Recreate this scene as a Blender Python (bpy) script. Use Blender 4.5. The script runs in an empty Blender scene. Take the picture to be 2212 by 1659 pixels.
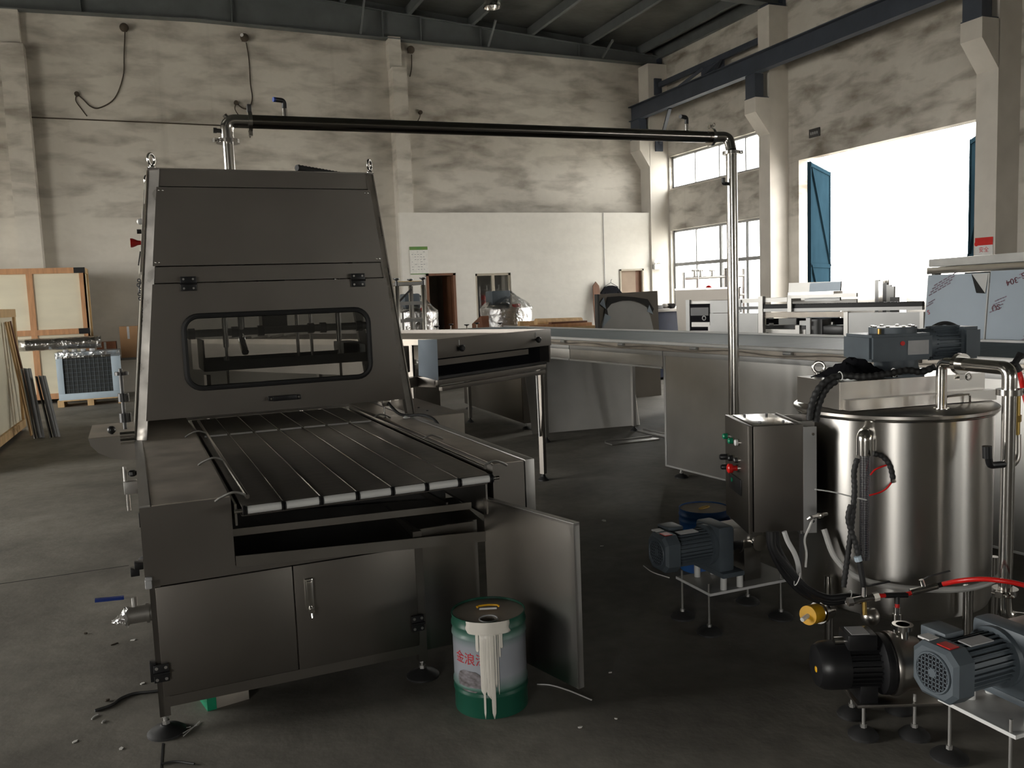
import bpy, bmesh, math, random
from mathutils import Vector, Matrix
random.seed(7)
sc = bpy.context.scene
C = sc.collection
# ------------------------------------------------------------------ camera
IW, IH, FPX = 2212.0, 1659.0, 1867.3
YAW, PIT, ROL, HC = math.radians(21.964), math.radians(5.854), math.radians(-2.163), 1.65
_f = Vector((math.sin(YAW)*math.cos(PIT), math.cos(YAW)*math.cos(PIT), -math.sin(PIT)))
_r0 = Vector((math.cos(YAW), -math.sin(YAW), 0)); _u0 = _r0.cross(_f)
_r = _r0*math.cos(ROL) + _u0*math.sin(ROL); _u = -_r0*math.sin(ROL) + _u0*math.cos(ROL)
cam = bpy.data.cameras.new('camera'); camo = bpy.data.objects.new('camera', cam); C.objects.link(camo)
cam.sensor_fit = 'HORIZONTAL'; cam.sensor_width = 36.0; cam.lens = 36.0*FPX/IW
cam.clip_start = 0.05; cam.clip_end = 300
camo.matrix_world = Matrix(((_r.x, _u.x, -_f.x, 0), (_r.y, _u.y, -_f.y, 0), (_r.z, _u.z, -_f.z, HC), (0, 0, 0, 1)))
sc.camera = camo
# ------------------------------------------------------------------ sky, exposure
wd = bpy.data.worlds.new('World'); sc.world = wd; wd.use_nodes = True
bgn = wd.node_tree.nodes['Background']; bgn.inputs[0].default_value = (1.0, 0.975, 0.93, 1); bgn.inputs[1].default_value = 1.0
sc.view_settings.view_transform = 'Standard'; sc.view_settings.look = 'None'
sc.view_settings.gamma = 1.0; sc.view_settings.use_curve_mapping = False
sc.view_settings.exposure = 4.15
sc.cycles.use_denoising = True
sc.cycles.max_bounces = 8; sc.cycles.diffuse_bounces = 5; sc.cycles.glossy_bounces = 5
sc.cycles.transmission_bounces = 6; sc.cycles.transparent_max_bounces = 8
sc.cycles.caustics_reflective = False; sc.cycles.caustics_refractive = False
sc.cycles.sample_clamp_indirect = 6.0
def portal(name, loc, rot, sx, sy):          # daylight openings: world-light portals, they add no light of their own
    l = bpy.data.lights.new(name, 'AREA'); l.shape = 'RECTANGLE'; l.size = sx; l.size_y = sy
    l.cycles.is_portal = True
    o = bpy.data.objects.new(name, l); C.objects.link(o); o.location = loc; o.rotation_euler = rot
    return o
XW, XL, YB, YF = 11.83, -9.6, 19.0, -24.0      # right wall, left wall, back wall, wall behind the camera
H90 = math.pi/2
portal('portal_gate', (XW+0.1, 11.75, 2.03), (0, H90, 0), 4.06, 4.2)
portal('portal_window_low', (XW+0.1, 16.6, 2.05), (0, H90, 0), 2.1, 3.8)
portal('portal_window_high', (XW+0.1, 16.6, 4.48), (0, H90, 0), 0.8, 3.8)
portal('portal_left_gate', (XL-0.1, 7.2, 2.2), (0, -H90, 0), 4.4, 5.6)
portal('portal_left_window', (XL-0.1, 15.2, 3.0), (0, -H90, 0), 2.4, 4.0)
for y_ in (-16.5,): portal('portal_left_row', (XL-0.1, y_, 2.2), (0, -H90, 0), 2.0, 3.2)
for y_ in (-8.0, -13.5): portal('portal_right_row', (XW+0.1, y_, 2.2), (0, H90, 0), 2.0, 3.2)
portal('portal_left_door', (XL-0.1, -10.2, 2.0), (0, -H90, 0), 4.0, 4.0)
# ------------------------------------------------------------------ pixel helpers (direction only; depth from planes)
CP = Vector((0, 0, HC))
def ray(x, y):
    d = _f*FPX + _r*(x-IW/2) - _u*(y-IH/2); return d/(d.dot(_f))
def gz(x, y, z=0.0): d = ray(x, y); return CP + d*((z-HC)/d.z)
def gy(x, y, Y): d = ray(x, y); return CP + d*(Y/d.y)
def gx(x, y, X): d = ray(x, y); return CP + d*(X/d.x)
# ------------------------------------------------------------------ materials
MATS = {}
def nn(nt, t, **kw):
    n = nt.nodes.new(t)
    for k, v in kw.items(): setattr(n, k, v)
    return n
def pm(name, col, rough=0.5, metal=0.0, var=0.12, scale=6.0, bump=0.0, col2=None, stretch=(1, 1, 1), bscale=None, spec=0.5, coat=0.0, rvar=0.0):
    m = bpy.data.materials.new(name); m.use_nodes = True; nt = m.node_tree
    b = nt.nodes['Principled BSDF']
    b.inputs['Roughness'].default_value = rough; b.inputs['Metallic'].default_value = metal
    b.inputs['Specular IOR Level'].default_value = spec; b.inputs['Coat Weight'].default_value = coat
    tc = nn(nt, 'ShaderNodeTexCoord'); mp = nn(nt, 'ShaderNodeMapping'); mp.inputs['Scale'].default_value = stretch
    nt.links.new(tc.outputs['Object'], mp.inputs['Vector'])
    nz = nn(nt, 'ShaderNodeTexNoise'); nz.inputs['Scale'].default_value = scale; nz.inputs['Detail'].default_value = 5
    nt.links.new(mp.outputs[0], nz.inputs['Vector'])
    rp = nn(nt, 'ShaderNodeValToRGB'); rp.color_ramp.elements[0].position = 0.3; rp.color_ramp.elements[1].position = 0.7
    c2 = col2 if col2 else tuple(max(0, c*(1-var)) for c in col); c1 = col if col2 else tuple(min(1, c*(1+var)) for c in col)
    rp.color_ramp.elements[0].color = (*c2, 1); rp.color_ramp.elements[1].color = (*c1, 1)
    nt.links.new(nz.outputs[0], rp.inputs[0]); nt.links.new(rp.outputs[0], b.inputs['Base Color'])
    if rvar:
        mr = nn(nt, 'ShaderNodeMapRange'); mr.inputs[3].default_value = max(0.02, rough-rvar); mr.inputs[4].default_value = rough+rvar
        nt.links.new(nz.outputs[0], mr.inputs[0]); nt.links.new(mr.outputs[0], b.inputs['Roughness'])
    if bump:
        n2 = nn(nt, 'ShaderNodeTexNoise'); n2.inputs['Scale'].default_value = bscale or scale*4; n2.inputs['Detail'].default_value = 4
        nt.links.new(mp.outputs[0], n2.inputs['Vector'])
        bp = nn(nt, 'ShaderNodeBump'); bp.inputs['Strength'].default_value = bump; bp.inputs['Distance'].default_value = 0.02
        nt.links.new(n2.outputs[0], bp.inputs['Height']); nt.links.new(bp.outputs[0], b.inputs['Normal'])
    MATS[name] = m
    return m
def M(n): return MATS[n]
pm('steel', (0.42, 0.40, 0.37), 0.30, 1.0, 0.06, 3.0, rvar=0.06)
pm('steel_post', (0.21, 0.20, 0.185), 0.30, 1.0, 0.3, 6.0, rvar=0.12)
pm('steel_bright', (0.62, 0.60, 0.57), 0.16, 1.0, 0.05, 3.0)
pm('steel_tank', (0.56, 0.54, 0.51), 0.13, 1.0, 0.04, 2.0, bump=0.012, bscale=2.5, stretch=(1, 1, 0.15), rvar=0.05)
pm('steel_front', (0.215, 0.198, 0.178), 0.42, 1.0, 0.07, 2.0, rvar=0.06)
pm('steel_matte', (0.44, 0.43, 0.41), 0.45, 1.0, 0.08, 3.0, rvar=0.05)
pm('steel_dusty', (0.40, 0.36, 0.31), 0.5, 0.65, 0.2, 5.0, rvar=0.1)
pm('steel_pale', (0.44, 0.44, 0.43), 0.5, 0.6, 0.06, 3.0)
pm('steel_dark', (0.10, 0.10, 0.10), 0.45, 0.8, 0.1, 5.0)
pm('belt_mesh', (0.085, 0.075, 0.065), 0.42, 0.55, 0.25, 9.0, stretch=(1, 5, 1))
pm('black_plastic', (0.012, 0.012, 0.013), 0.35, 0, 0.1, 8.0)
pm('black_rubber', (0.016, 0.016, 0.016), 0.6, 0, 0.15, 8.0)
pm('black_cloth', (0.008, 0.008, 0.01), 0.95, 0, 0.3, 20.0, spec=0.1)
pm('white_plastic', (0.72, 0.72, 0.70), 0.4, 0, 0.04, 8.0)
pm('pale_hose', (0.70, 0.69, 0.66), 0.45, 0, 0.05, 8.0)
pm('red_plastic', (0.62, 0.015, 0.012), 0.3, 0, 0.1, 8.0)
pm('blue_plastic', (0.015, 0.05, 0.30), 0.4, 0, 0.1, 8.0)
pm('yellow_plastic', (0.80, 0.42, 0.01), 0.4, 0, 0.06, 8.0)
pm('green_plastic', (0.01, 0.22, 0.11), 0.25, 0, 0.1, 8.0)
pm('motor_grey', (0.088, 0.108, 0.124), 0.5, 0, 0.12, 8.0)
pm('label_grey', (0.42, 0.42, 0.42), 0.5, 0, 0.08, 20.0)
pm('label_white', (0.7, 0.69, 0.67), 0.5, 0, 0.05, 20.0)
pm('paper', (0.75, 0.73, 0.68), 0.8, 0, 0.08, 20.0)
pm('ink_red', (0.55, 0.03, 0.04), 0.6, 0, 0.1, 20.0)
pm('ink_maroon', (0.14, 0.022, 0.035), 0.6, 0, 0.1, 20.0)
pm('ink_faint', (0.30, 0.24, 0.30), 0.6, 0, 0.1, 20.0)
pm('wood', (0.52, 0.27, 0.13), 0.7, 0, 0.2, 3.0, stretch=(6, 6, 1), bump=0.1)
pm('wood_pale', (0.60, 0.40, 0.20), 0.7, 0, 0.2, 3.0, stretch=(6, 6, 1), bump=0.1)
pm('plywood', (0.74, 0.68, 0.52), 0.75, 0, 0.06, 1.5, stretch=(1, 1, 3))
pm('cardboard', (0.35, 0.20, 0.10), 0.85, 0, 0.1, 4.0)
pm('roof_paint', (0.105, 0.115, 0.115), 0.55, 0, 0.12, 3.0)
pm('blue_steel', (0.045, 0.055, 0.075), 0.5, 0, 0.15, 3.0)
pm('roof_foil', (0.16, 0.165, 0.155), 0.30, 0.6, 0.3, 1.2, bump=0.6, bscale=3.0)
pm('gate_blue', (0.0075, 0.0165, 0.0235), 0.8, 0, 0.12, 2.0, spec=0.0)
pm('frame_grey', (0.30, 0.30, 0.30), 0.5, 0.2, 0.1, 5.0)
pm('frame_tan', (0.42, 0.37, 0.29), 0.55, 0, 0.1, 5.0)
pm('wood_brown', (0.16, 0.07, 0.035), 0.6, 0, 0.2, 4.0, stretch=(5, 5, 1))
pm('door_tan', (0.30, 0.22, 0.16), 0.7, 0, 0.15, 2.0)
pm('void_shade', (0.012, 0.012, 0.014), 0.9, 0, 0.1, 3.0, spec=0.1)  # near-black colour standing in for the shade inside hollows
pm('film_blue', (0.34, 0.40, 0.46), 0.38, 0.15, 0.05, 3.0)
pm('pale_blue_paint', (0.48, 0.58, 0.66), 0.5, 0, 0.06, 4.0)
pm('mesh_dark', (0.03, 0.035, 0.035), 0.7, 0, 0.2, 20.0)
pm('belt_blue', (0.17, 0.225, 0.25), 0.5, 0.1, 0.12, 2.0, stretch=(1, 40, 1), scale=4.0) if False else pm('belt_blue', (0.105, 0.145, 0.16), 0.6, 0.0, 0.18, 3.0, stretch=(0.6, 14, 1))
pm('rust_brown', (0.22, 0.085, 0.04), 0.8, 0, 0.2, 6.0)
pm('brass', (0.55, 0.38, 0.12), 0.3, 1.0, 0.1, 6.0)
pm('jacket_steel', (0.20, 0.185, 0.17), 0.18, 1.0, 0.06, 4.0)
pm('cable_brown', (0.06, 0.045, 0.03), 0.8, 0, 0.2, 8.0)
pm('tool_blue', (0.018, 0.026, 0.055), 0.5)
pm('plaster', (0.60, 0.565, 0.51), 0.9, 0, 0.07, 2.5, bump=0.1, spec=0.1)
pm('yard_concrete', (0.62, 0.60, 0.56), 0.9, 0, 0.1, 0.5)
pm('paint_cream', (0.80, 0.76, 0.68), 0.35, 0, 0.05, 10.0)
_t = MATS['steel_tank'].node_tree; _b = _t.nodes['Principled BSDF']            # circumferential brushing: highlights smear up and down
for _l in list(_b.inputs['Roughness'].links): _t.links.remove(_l)
_b.inputs['Roughness'].default_value = 0.36; _b.inputs['Anisotropic'].default_value = 0.93; _b.inputs['Anisotropic Rotation'].default_value = 0.25
_tn = nn(_t, 'ShaderNodeTangent', direction_type='RADIAL', axis='Z'); _t.links.new(_tn.outputs[0], _b.inputs['Tangent'])
def mat_glass(name, tint=(1, 1, 1), rough=0.02, mix=0.12):
    m = bpy.data.materials.new(name); m.use_nodes = True; nt = m.node_tree; nt.nodes.clear()
    out = nn(nt, 'ShaderNodeOutputMaterial'); tr = nn(nt, 'ShaderNodeBsdfTransparent'); gl = nn(nt, 'ShaderNodeBsdfGlossy')
    tr.inputs[0].default_value = (*tint, 1); gl.inputs['Roughness'].default_value = rough
    mx = nn(nt, 'ShaderNodeMixShader'); mx.inputs[0].default_value = mix
    nt.links.new(tr.outputs[0], mx.inputs[1]); nt.links.new(gl.outputs[0], mx.inputs[2]); nt.links.new(mx.outputs[0], out.inputs[0])
    MATS[name] = m; return m
mat_glass('glass_clear', (0.95, 0.96, 0.96), 0.02, 0.06)
mat_glass('glass_smoke', (0.42, 0.42, 0.41), 0.05, 0.06)
mat_glass('clear_tube', (0.55, 0.55, 0.62), 0.15, 0.35)
def mat_wrap(name):
    m = bpy.data.materials.new(name); m.use_nodes = True; nt = m.node_tree; nt.nodes.clear()
    out = nn(nt, 'ShaderNodeOutputMaterial'); tr = nn(nt, 'ShaderNodeBsdfTransparent'); gl = nn(nt, 'ShaderNodeBsdfGlossy')
    gl.inputs['Roughness'].default_value = 0.12
    tc = nn(nt, 'ShaderNodeTexCoord'); nz = nn(nt, 'ShaderNodeTexNoise'); nz.inputs['Scale'].default_value = 7; nz.inputs['Detail'].default_value = 6
    nt.links.new(tc.outputs['Object'], nz.inputs['Vector'])
    bp = nn(nt, 'ShaderNodeBump'); bp.inputs['Strength'].default_value = 1.0; bp.inputs['Distance'].default_value = 0.05
    nt.links.new(nz.outputs[0], bp.inputs['Height']); nt.links.new(bp.outputs[0], gl.inputs['Normal'])
    mr = nn(nt, 'ShaderNodeMapRange'); mr.inputs[1].default_value = 0.35; mr.inputs[2].default_value = 0.7; mr.inputs[3].default_value = 0.25; mr.inputs[4].default_value = 0.8
    nt.links.new(nz.outputs[0], mr.inputs[0])
    mx = nn(nt, 'ShaderNodeMixShader'); nt.links.new(mr.outputs[0], mx.inputs[0])
    nt.links.new(tr.outputs[0], mx.inputs[1]); nt.links.new(gl.outputs[0], mx.inputs[2]); nt.links.new(mx.outputs[0], out.inputs[0])
    MATS[name] = m; return m
mat_wrap('stretch_film')
# ------------------------------------------------------------------ mesh helper
def V(*a): return Vector(a)
class G:
    def __init__(s): s.bm = bmesh.new()
    def box(s, a, b, bev=0.0):
        vs = [s.bm.verts.new((x, y, z)) for x in (a[0], b[0]) for y in (a[1], b[1]) for z in (a[2], b[2])]
        fs = [s.bm.faces.new([vs[i] for i in q]) for q in ((0, 1, 3, 2), (4, 6, 7, 5), (0, 4, 5, 1), (2, 3, 7, 6), (0, 2, 6, 4), (1, 5, 7, 3))]
        bmesh.ops.recalc_face_normals(s.bm, faces=fs)
        if bev:
            es = list({e for f in fs for e in f.edges})
            bmesh.ops.bevel(s.bm, geom=es, offset=bev, segments=2, affect='EDGES', profile=0.6)
        return s
    def ext(s, pts, v):
        v = Vector(v); a = [s.bm.verts.new(p) for p in pts]; b = [s.bm.verts.new(Vector(p)+v) for p in pts]
        fs = [s.bm.faces.new(a), s.bm.faces.new(b[::-1])]
        n = len(pts)
        for i in range(n): fs.append(s.bm.faces.new((a[i], b[i], b[(i+1) % n], a[(i+1) % n])))
        bmesh.ops.recalc_face_normals(s.bm, faces=fs)
        return s
    def face(s, pts):
        s.bm.faces.new([s.bm.verts.new(p) for p in pts]); return s
    def bar(s, p0, p1, w, h, up=(0, 0, 1)):
        p0, p1 = Vector(p0), Vector(p1); d = (p1-p0).normalized(); up = Vector(up)
        if abs(d.dot(up)) > 0.98: up = Vector((0, 1, 0))
        sx = d.cross(up).normalized(); sy = sx.cross(d).normalized()
        q = [p0 + sx*(i*w/2) + sy*(j*h/2) for i, j in ((-1, -1), (1, -1), (1, 1), (-1, 1))]
        return s.ext(q, p1-p0)
    def ring(s, c, ax, r, n, up=None):
        ax = Vector(ax).normalized()
        t = Vector((0, 0, 1)) if abs(ax.z) < 0.9 else Vector((1, 0, 0))
        if up is not None: t = up
        e1 = ax.cross(t).normalized(); e2 = ax.cross(e1).normalized()
        return [s.bm.verts.new(Vector(c) + e1*(r*math.cos(2*math.pi*i/n)) + e2*(r*math.sin(2*math.pi*i/n))) for i in range(n)]
    def skin(s, rings, cap=True):
        fs = []
        for a, b in zip(rings, rings[1:]):
            n = len(a)
            for i in range(n): fs.append(s.bm.faces.new((a[i], a[(i+1) % n], b[(i+1) % n], b[i])))
        if cap:
            fs.append(s.bm.faces.new(rings[0][::-1])); fs.append(s.bm.faces.new(rings[-1]))
        bmesh.ops.recalc_face_normals(s.bm, faces=fs)
        return s
    def cyl(s, p0, p1, r, n=20, r2=None, cap=True):
        p0, p1 = Vector(p0), Vector(p1); ax = p1-p0
        return s.skin([s.ring(p0, ax, r, n), s.ring(p1, ax, r if r2 is None else r2, n)], cap)
    def lathe(s, prof, c=(0, 0, 0), ax=(0, 0, 1), n=28, cap=True):
        c = Vector(c); ax = Vector(ax).normalized()
        return s.skin([s.ring(c+ax*z, ax, max(r, 1e-4), n) for r, z in prof], cap)
    def tube(s, pts, r, n=10, rr=None):
        pts = [Vector(p) for p in pts]; rings = []; up = None
        for i, p in enumerate(pts):
            d = (pts[min(i+1, len(pts)-1)] - pts[max(i-1, 0)]).normalized()
            if up is None:
                up = Vector((0, 0, 1)) if abs(d.z) < 0.9 else Vector((1, 0, 0))
            e1 = d.cross(up).normalized(); up = e1.cross(d).normalized()
            q = rr(i) if rr else r
            rings.append([s.bm.verts.new(p + e1*(q*math.cos(2*math.pi*k/n)) + up*(q*math.sin(2*math.pi*k/n))) for k in range(n)])
        return s.skin(rings)
    def tor(s, c, ax, R, r, n=28, m=10):
        c = Vector(c); ax = Vector(ax).normalized()
        t = Vector((0, 0, 1)) if abs(ax.z) < 0.9 else Vector((1, 0, 0))
        e1 = ax.cross(t).normalized(); e2 = ax.cross(e1).normalized(); rings = []
        for i in range(n):
            a = 2*math.pi*i/n; d = e1*math.cos(a) + e2*math.sin(a)
            rings.append([s.bm.verts.new(c + d*(R + r*math.cos(2*math.pi*k/m)) + ax*(r*math.sin(2*math.pi*k/m))) for k in range(m)])
        rings.append(rings[0]); return s.skin(rings, False)
    def sph(s, c, r, n=16, sc_=(1, 1, 1)):
        rings = []
        c = Vector(c)
        for i in range(1, n//2):
            a = math.pi*i/(n//2)
            rings.append([s.bm.verts.new(c + Vector((r*sc_[0]*math.sin(a)*math.cos(2*math.pi*k/n), r*sc_[1]*math.sin(a)*math.sin(2*math.pi*k/n), -r*sc_[2]*math.cos(a)))) for k in range(n)])
        return s.skin(rings)
    def o(s, name, mat, parent=None, smooth=35):
        me = bpy.data.meshes.new(name); s.bm.to_mesh(me); s.bm.free()
        me.materials.append(M(mat) if isinstance(mat, str) else mat)
        if smooth:
            me.polygons.foreach_set('use_smooth', [True]*len(me.polygons)); me.set_sharp_from_angle(angle=math.radians(smooth))
        ob = bpy.data.objects.new(name, me); C.objects.link(ob)
        if parent is not None: ob.parent = parent
        return ob
def fillet(pts, R, k=6):
    pts = [Vector(p) for p in pts]; out = [pts[0]]
    for a, b, c in zip(pts, pts[1:], pts[2:]):
        d1 = (a-b).normalized(); d2 = (c-b).normalized(); ang = d1.angle(d2); t = min(R/math.tan(ang/2), (a-b).length*0.48, (c-b).length*0.48)
        p1 = b+d1*t; p2 = b+d2*t
        for i in range(k+1):
            u = i/k; out.append(p1*(1-u)**2 + b*2*u*(1-u) + p2*u*u)
    out.append(pts[-1]); return out
def curve(pts, k=6):                          # Catmull-Rom through points
    P = [Vector(p) for p in pts]; P = [P[0]*2-P[1]] + P + [P[-1]*2-P[-2]]; out = []
    for i in range(1, len(P)-2):
        for j in range(k):
            t = j/k; a, b, c, d = P[i-1], P[i], P[i+1], P[i+2]
            out.append(0.5*((2*b) + (c-a)*t + (2*a-5*b+4*c-d)*t*t + (3*b-a-3*c+d)*t**3))
    out.append(P[-2]); return out
def tag(o, label, cat, group=None):
    o['label'] = label; o['category'] = cat
    if group: o['group'] = group
    return o
def thing(name, label, cat, loc=(0, 0, 0), rz=0.0, group=None):
    o = bpy.data.objects.new(name, None); C.objects.link(o); o.empty_display_size = 0.1
    o.location = loc; o.rotation_euler = (0, 0, rz); return tag(o, label, cat, group)
def struct(o): o['kind'] = 'structure'; return o
def dup(root, loc, rz=None, label=None, group=None):
    r = root.copy(); C.objects.link(r); r.location = loc
    if rz is not None: r.rotation_euler = (0, 0, rz)
    if label: r['label'] = label
    if group: r['group'] = group
    for ch in list(root.children):
        c = ch.copy(); C.objects.link(c); c.parent = r
        for g in ch.children:
            d = g.copy(); C.objects.link(d); d.parent = c
    return r
def cp(ob, loc=None, parent=None):
    c = ob.copy(); C.objects.link(c)
    if loc is not None: c.location = loc
    if parent is not None: c.parent = parent
    return c
def text_mesh(txt, size, name, mat, parent, mtx, bend=None, ext=0.0006):
    cu = bpy.data.curves.new(name, 'FONT'); cu.body = txt; cu.size = size; cu.extrude = ext; cu.align_x = 'CENTER'; cu.align_y = 'CENTER'
    ob = bpy.data.objects.new(name, cu); C.objects.link(ob)
    dg = bpy.context.evaluated_depsgraph_get(); me = bpy.data.meshes.new_from_object(ob.evaluated_get(dg))
    bpy.data.objects.remove(ob)
    if bend:
        bm = bmesh.new(); bm.from_mesh(me)
        bmesh.ops.subdivide_edges(bm, edges=[e for e in bm.edges if e.calc_length() > size*0.12], cuts=2)
        for v in bm.verts:
            a = v.co.x/bend; rr = bend + v.co.z; v.co = Vector((rr*math.sin(a), -rr*math.cos(a), v.co.y))
        bm.to_mesh(me); bm.free()
    me.materials.clear(); me.materials.append(M(mat)); me.name = name
    o = bpy.data.objects.new(name, me); C.objects.link(o); o.parent = parent; o.matrix_local = mtx
    return o
def basis(o, x, y):                           # frame with origin o, x and y axes, z = x cross y
    x = Vector(x).normalized(); y = Vector(y).normalized(); z = x.cross(y)
    return Matrix(((x.x, y.x, z.x, o[0]), (x.y, y.y, z.y, o[1]), (x.z, y.z, z.z, o[2]), (0, 0, 0, 1)))
# ================================================================== the hall
def wall_mat(name, lo, hi, zsplit, base, streak):
    m = bpy.data.materials.new(name); m.use_nodes = True; nt = m.node_tree; b = nt.nodes['Principled BSDF']
    b.inputs['Roughness'].default_value = 0.92; b.inputs['Specular IOR Level'].default_value = 0.1
    tc = nn(nt, 'ShaderNodeTexCoord'); sp = nn(nt, 'ShaderNodeSeparateXYZ'); nt.links.new(tc.outputs['Object'], sp.inputs[0])
    def noise(scale, st, det=5, ds=0.0):
        mp = nn(nt, 'ShaderNodeMapping'); mp.inputs['Scale'].default_value = st; nt.links.new(tc.outputs['Object'], mp.inputs['Vector'])
        z = nn(nt, 'ShaderNodeTexNoise'); z.inputs['Scale'].default_value = scale; z.inputs['Detail'].default_value = det; z.inputs['Distortion'].default_value = ds
        nt.links.new(mp.outputs[0], z.inputs['Vector']); return z
    def rng(src, a, b_, c, d):
        r = nn(nt, 'ShaderNodeMapRange'); r.inputs[1].default_value = a; r.inputs[2].default_value = b_; r.inputs[3].default_value = c; r.inputs[4].default_value = d
        nt.links.new(src, r.inputs[0]); return r.outputs[0]
    def mul(a, b_):
        q = nn(nt, 'ShaderNodeMath', operation='MULTIPLY'); nt.links.new(a, q.inputs[0]); nt.links.new(b_, q.inputs[1]); return q.outputs[0]
    up = rng(sp.outputs['Z'], zsplit-0.02, zsplit+0.02, 0.0, 1.0)
    smudge = rng(noise(1.0, (1.3, 1.3, 3.8), 9, 0.25).outputs[0], 0.44, 0.70, 0.0, 1.0)      # smoky rows of the block courses
    big = rng(noise(0.28, (1, 1, 1.4), 3).outputs[0], 0.35, 0.7, 0.0, 1.0)
    drip = rng(noise(1.0, (4.0, 4.0, 0.06), 4).outputs[0], 0.64, 0.76, 0.0, 1.0)
    fine = rng(noise(9.0, (1, 1, 1), 4).outputs[0], 0.3, 0.8, 0.0, 0.25)
    def add(a, b_, ka, kb):
        q = nn(nt, 'ShaderNodeMath', operation='MULTIPLY_ADD'); nt.links.new(a, q.inputs[0]); q.inputs[1].default_value = ka
        q2 = nn(nt, 'ShaderNodeMath', operation='MULTIPLY'); nt.links.new(b_, q2.inputs[0]); q2.inputs[1].default_value = kb
        nt.links.new(q2.outputs[0], q.inputs[2]); return q.outputs[0]
    d = add(smudge, big, hi*0.75, hi*0.45); d2 = add(d, drip, 1.0, streak); d3 = mul(d2, up)
    lowr = add(smudge, big, lo*0.6, lo*0.5)
    dirt = add(d3, lowr, 1.0, 1.0); dirt2 = add(dirt, fine, 1.0, 0.3)
    mx = nn(nt, 'ShaderNodeMix', data_type='RGBA'); mx.inputs['A'].default_value = (*base, 1); mx.inputs['B'].default_value = (0.20, 0.175, 0.145, 1)
    mx.clamp_factor = True
    nt.links.new(dirt2, mx.inputs['Factor']); nt.links.new(mx.outputs['Result'], b.inputs['Base Color'])
    bp = nn(nt, 'ShaderNodeBump'); bp.inputs['Strength'].default_value = 0.25; bp.inputs['Distance'].default_value = 0.03
    nt.links.new(noise(2.2, (1, 1, 2.0), 5).outputs[0], bp.inputs['Height']); nt.links.new(bp.outputs[0], b.inputs['Normal'])
    MATS[name] = m
wall_mat('wall_back_paint', 0.22, 0.52, 3.47, (0.66, 0.62, 0.55), 0.12)
wall_mat('partition_paint', 0.10, 0.10, 9.0, (0.76, 0.73, 0.67), 0.0)
wall_mat('wall_side_paint', 0.35, 0.55, 3.0, (0.66, 0.63, 0.57), 0.15)
def floor_mat():
    m = bpy.data.materials.new('floor_concrete'); m.use_nodes = True; nt = m.node_tree; b = nt.nodes['Principled BSDF']
    tc = nn(nt, 'ShaderNodeTexCoord')
    def noise(scale, det=6, ds=0.0):
        z = nn(nt, 'ShaderNodeTexNoise'); z.inputs['Scale'].default_value = scale; z.inputs['Detail'].default_value = det; z.inputs['Distortion'].default_value = ds
        nt.links.new(tc.outputs['Object'], z.inputs['Vector']); return z
    r = nn(nt, 'ShaderNodeValToRGB'); nt.links.new(noise(1.3, 7, 0.4).outputs[0], r.inputs[0])
    r.color_ramp.elements[0].position = 0.3; r.color_ramp.elements[0].color = (0.15, 0.14, 0.12, 1)
    r.color_ramp.elements[1].position = 0.72; r.color_ramp.elements[1].color = (0.30, 0.28, 0.24, 1)
    r2 = nn(nt, 'ShaderNodeValToRGB'); nt.links.new(noise(11, 5).outputs[0], r2.inputs[0])
    r2.color_ramp.elements[0].position = 0.25; r2.color_ramp.elements[0].color = (0.7, 0.7, 0.7, 1); r2.color_ramp.elements[1].color = (1.1, 1.1, 1.1, 1)
    mx = nn(nt, 'ShaderNodeMix', data_type='RGBA', blend_type='MULTIPLY'); mx.inputs['Factor'].default_value = 1.0
    nt.links.new(r.outputs[0], mx.inputs['A']); nt.links.new(r2.outputs[0], mx.inputs['B']); nt.links.new(mx.outputs['Result'], b.inputs['Base Color'])
    b.inputs['Roughness'].default_value = 0.62; b.inputs['Specular IOR Level'].default_value = 0.3
    bp = nn(nt, 'ShaderNodeBump'); bp.inputs['Strength'].default_value = 0.15; bp.inputs['Distance'].default_value = 0.01
    nt.links.new(noise(30, 4).outputs[0], bp.inputs['Height']); nt.links.new(bp.outputs[0], b.inputs['Normal'])
    MATS['floor_concrete'] = m
floor_mat()
WT = 0.21
floor = struct(G().box((XL-WT, YF-WT, -0.15), (XW+WT, YB+WT, 0)).o('floor', 'floor_concrete', smooth=0))
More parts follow.
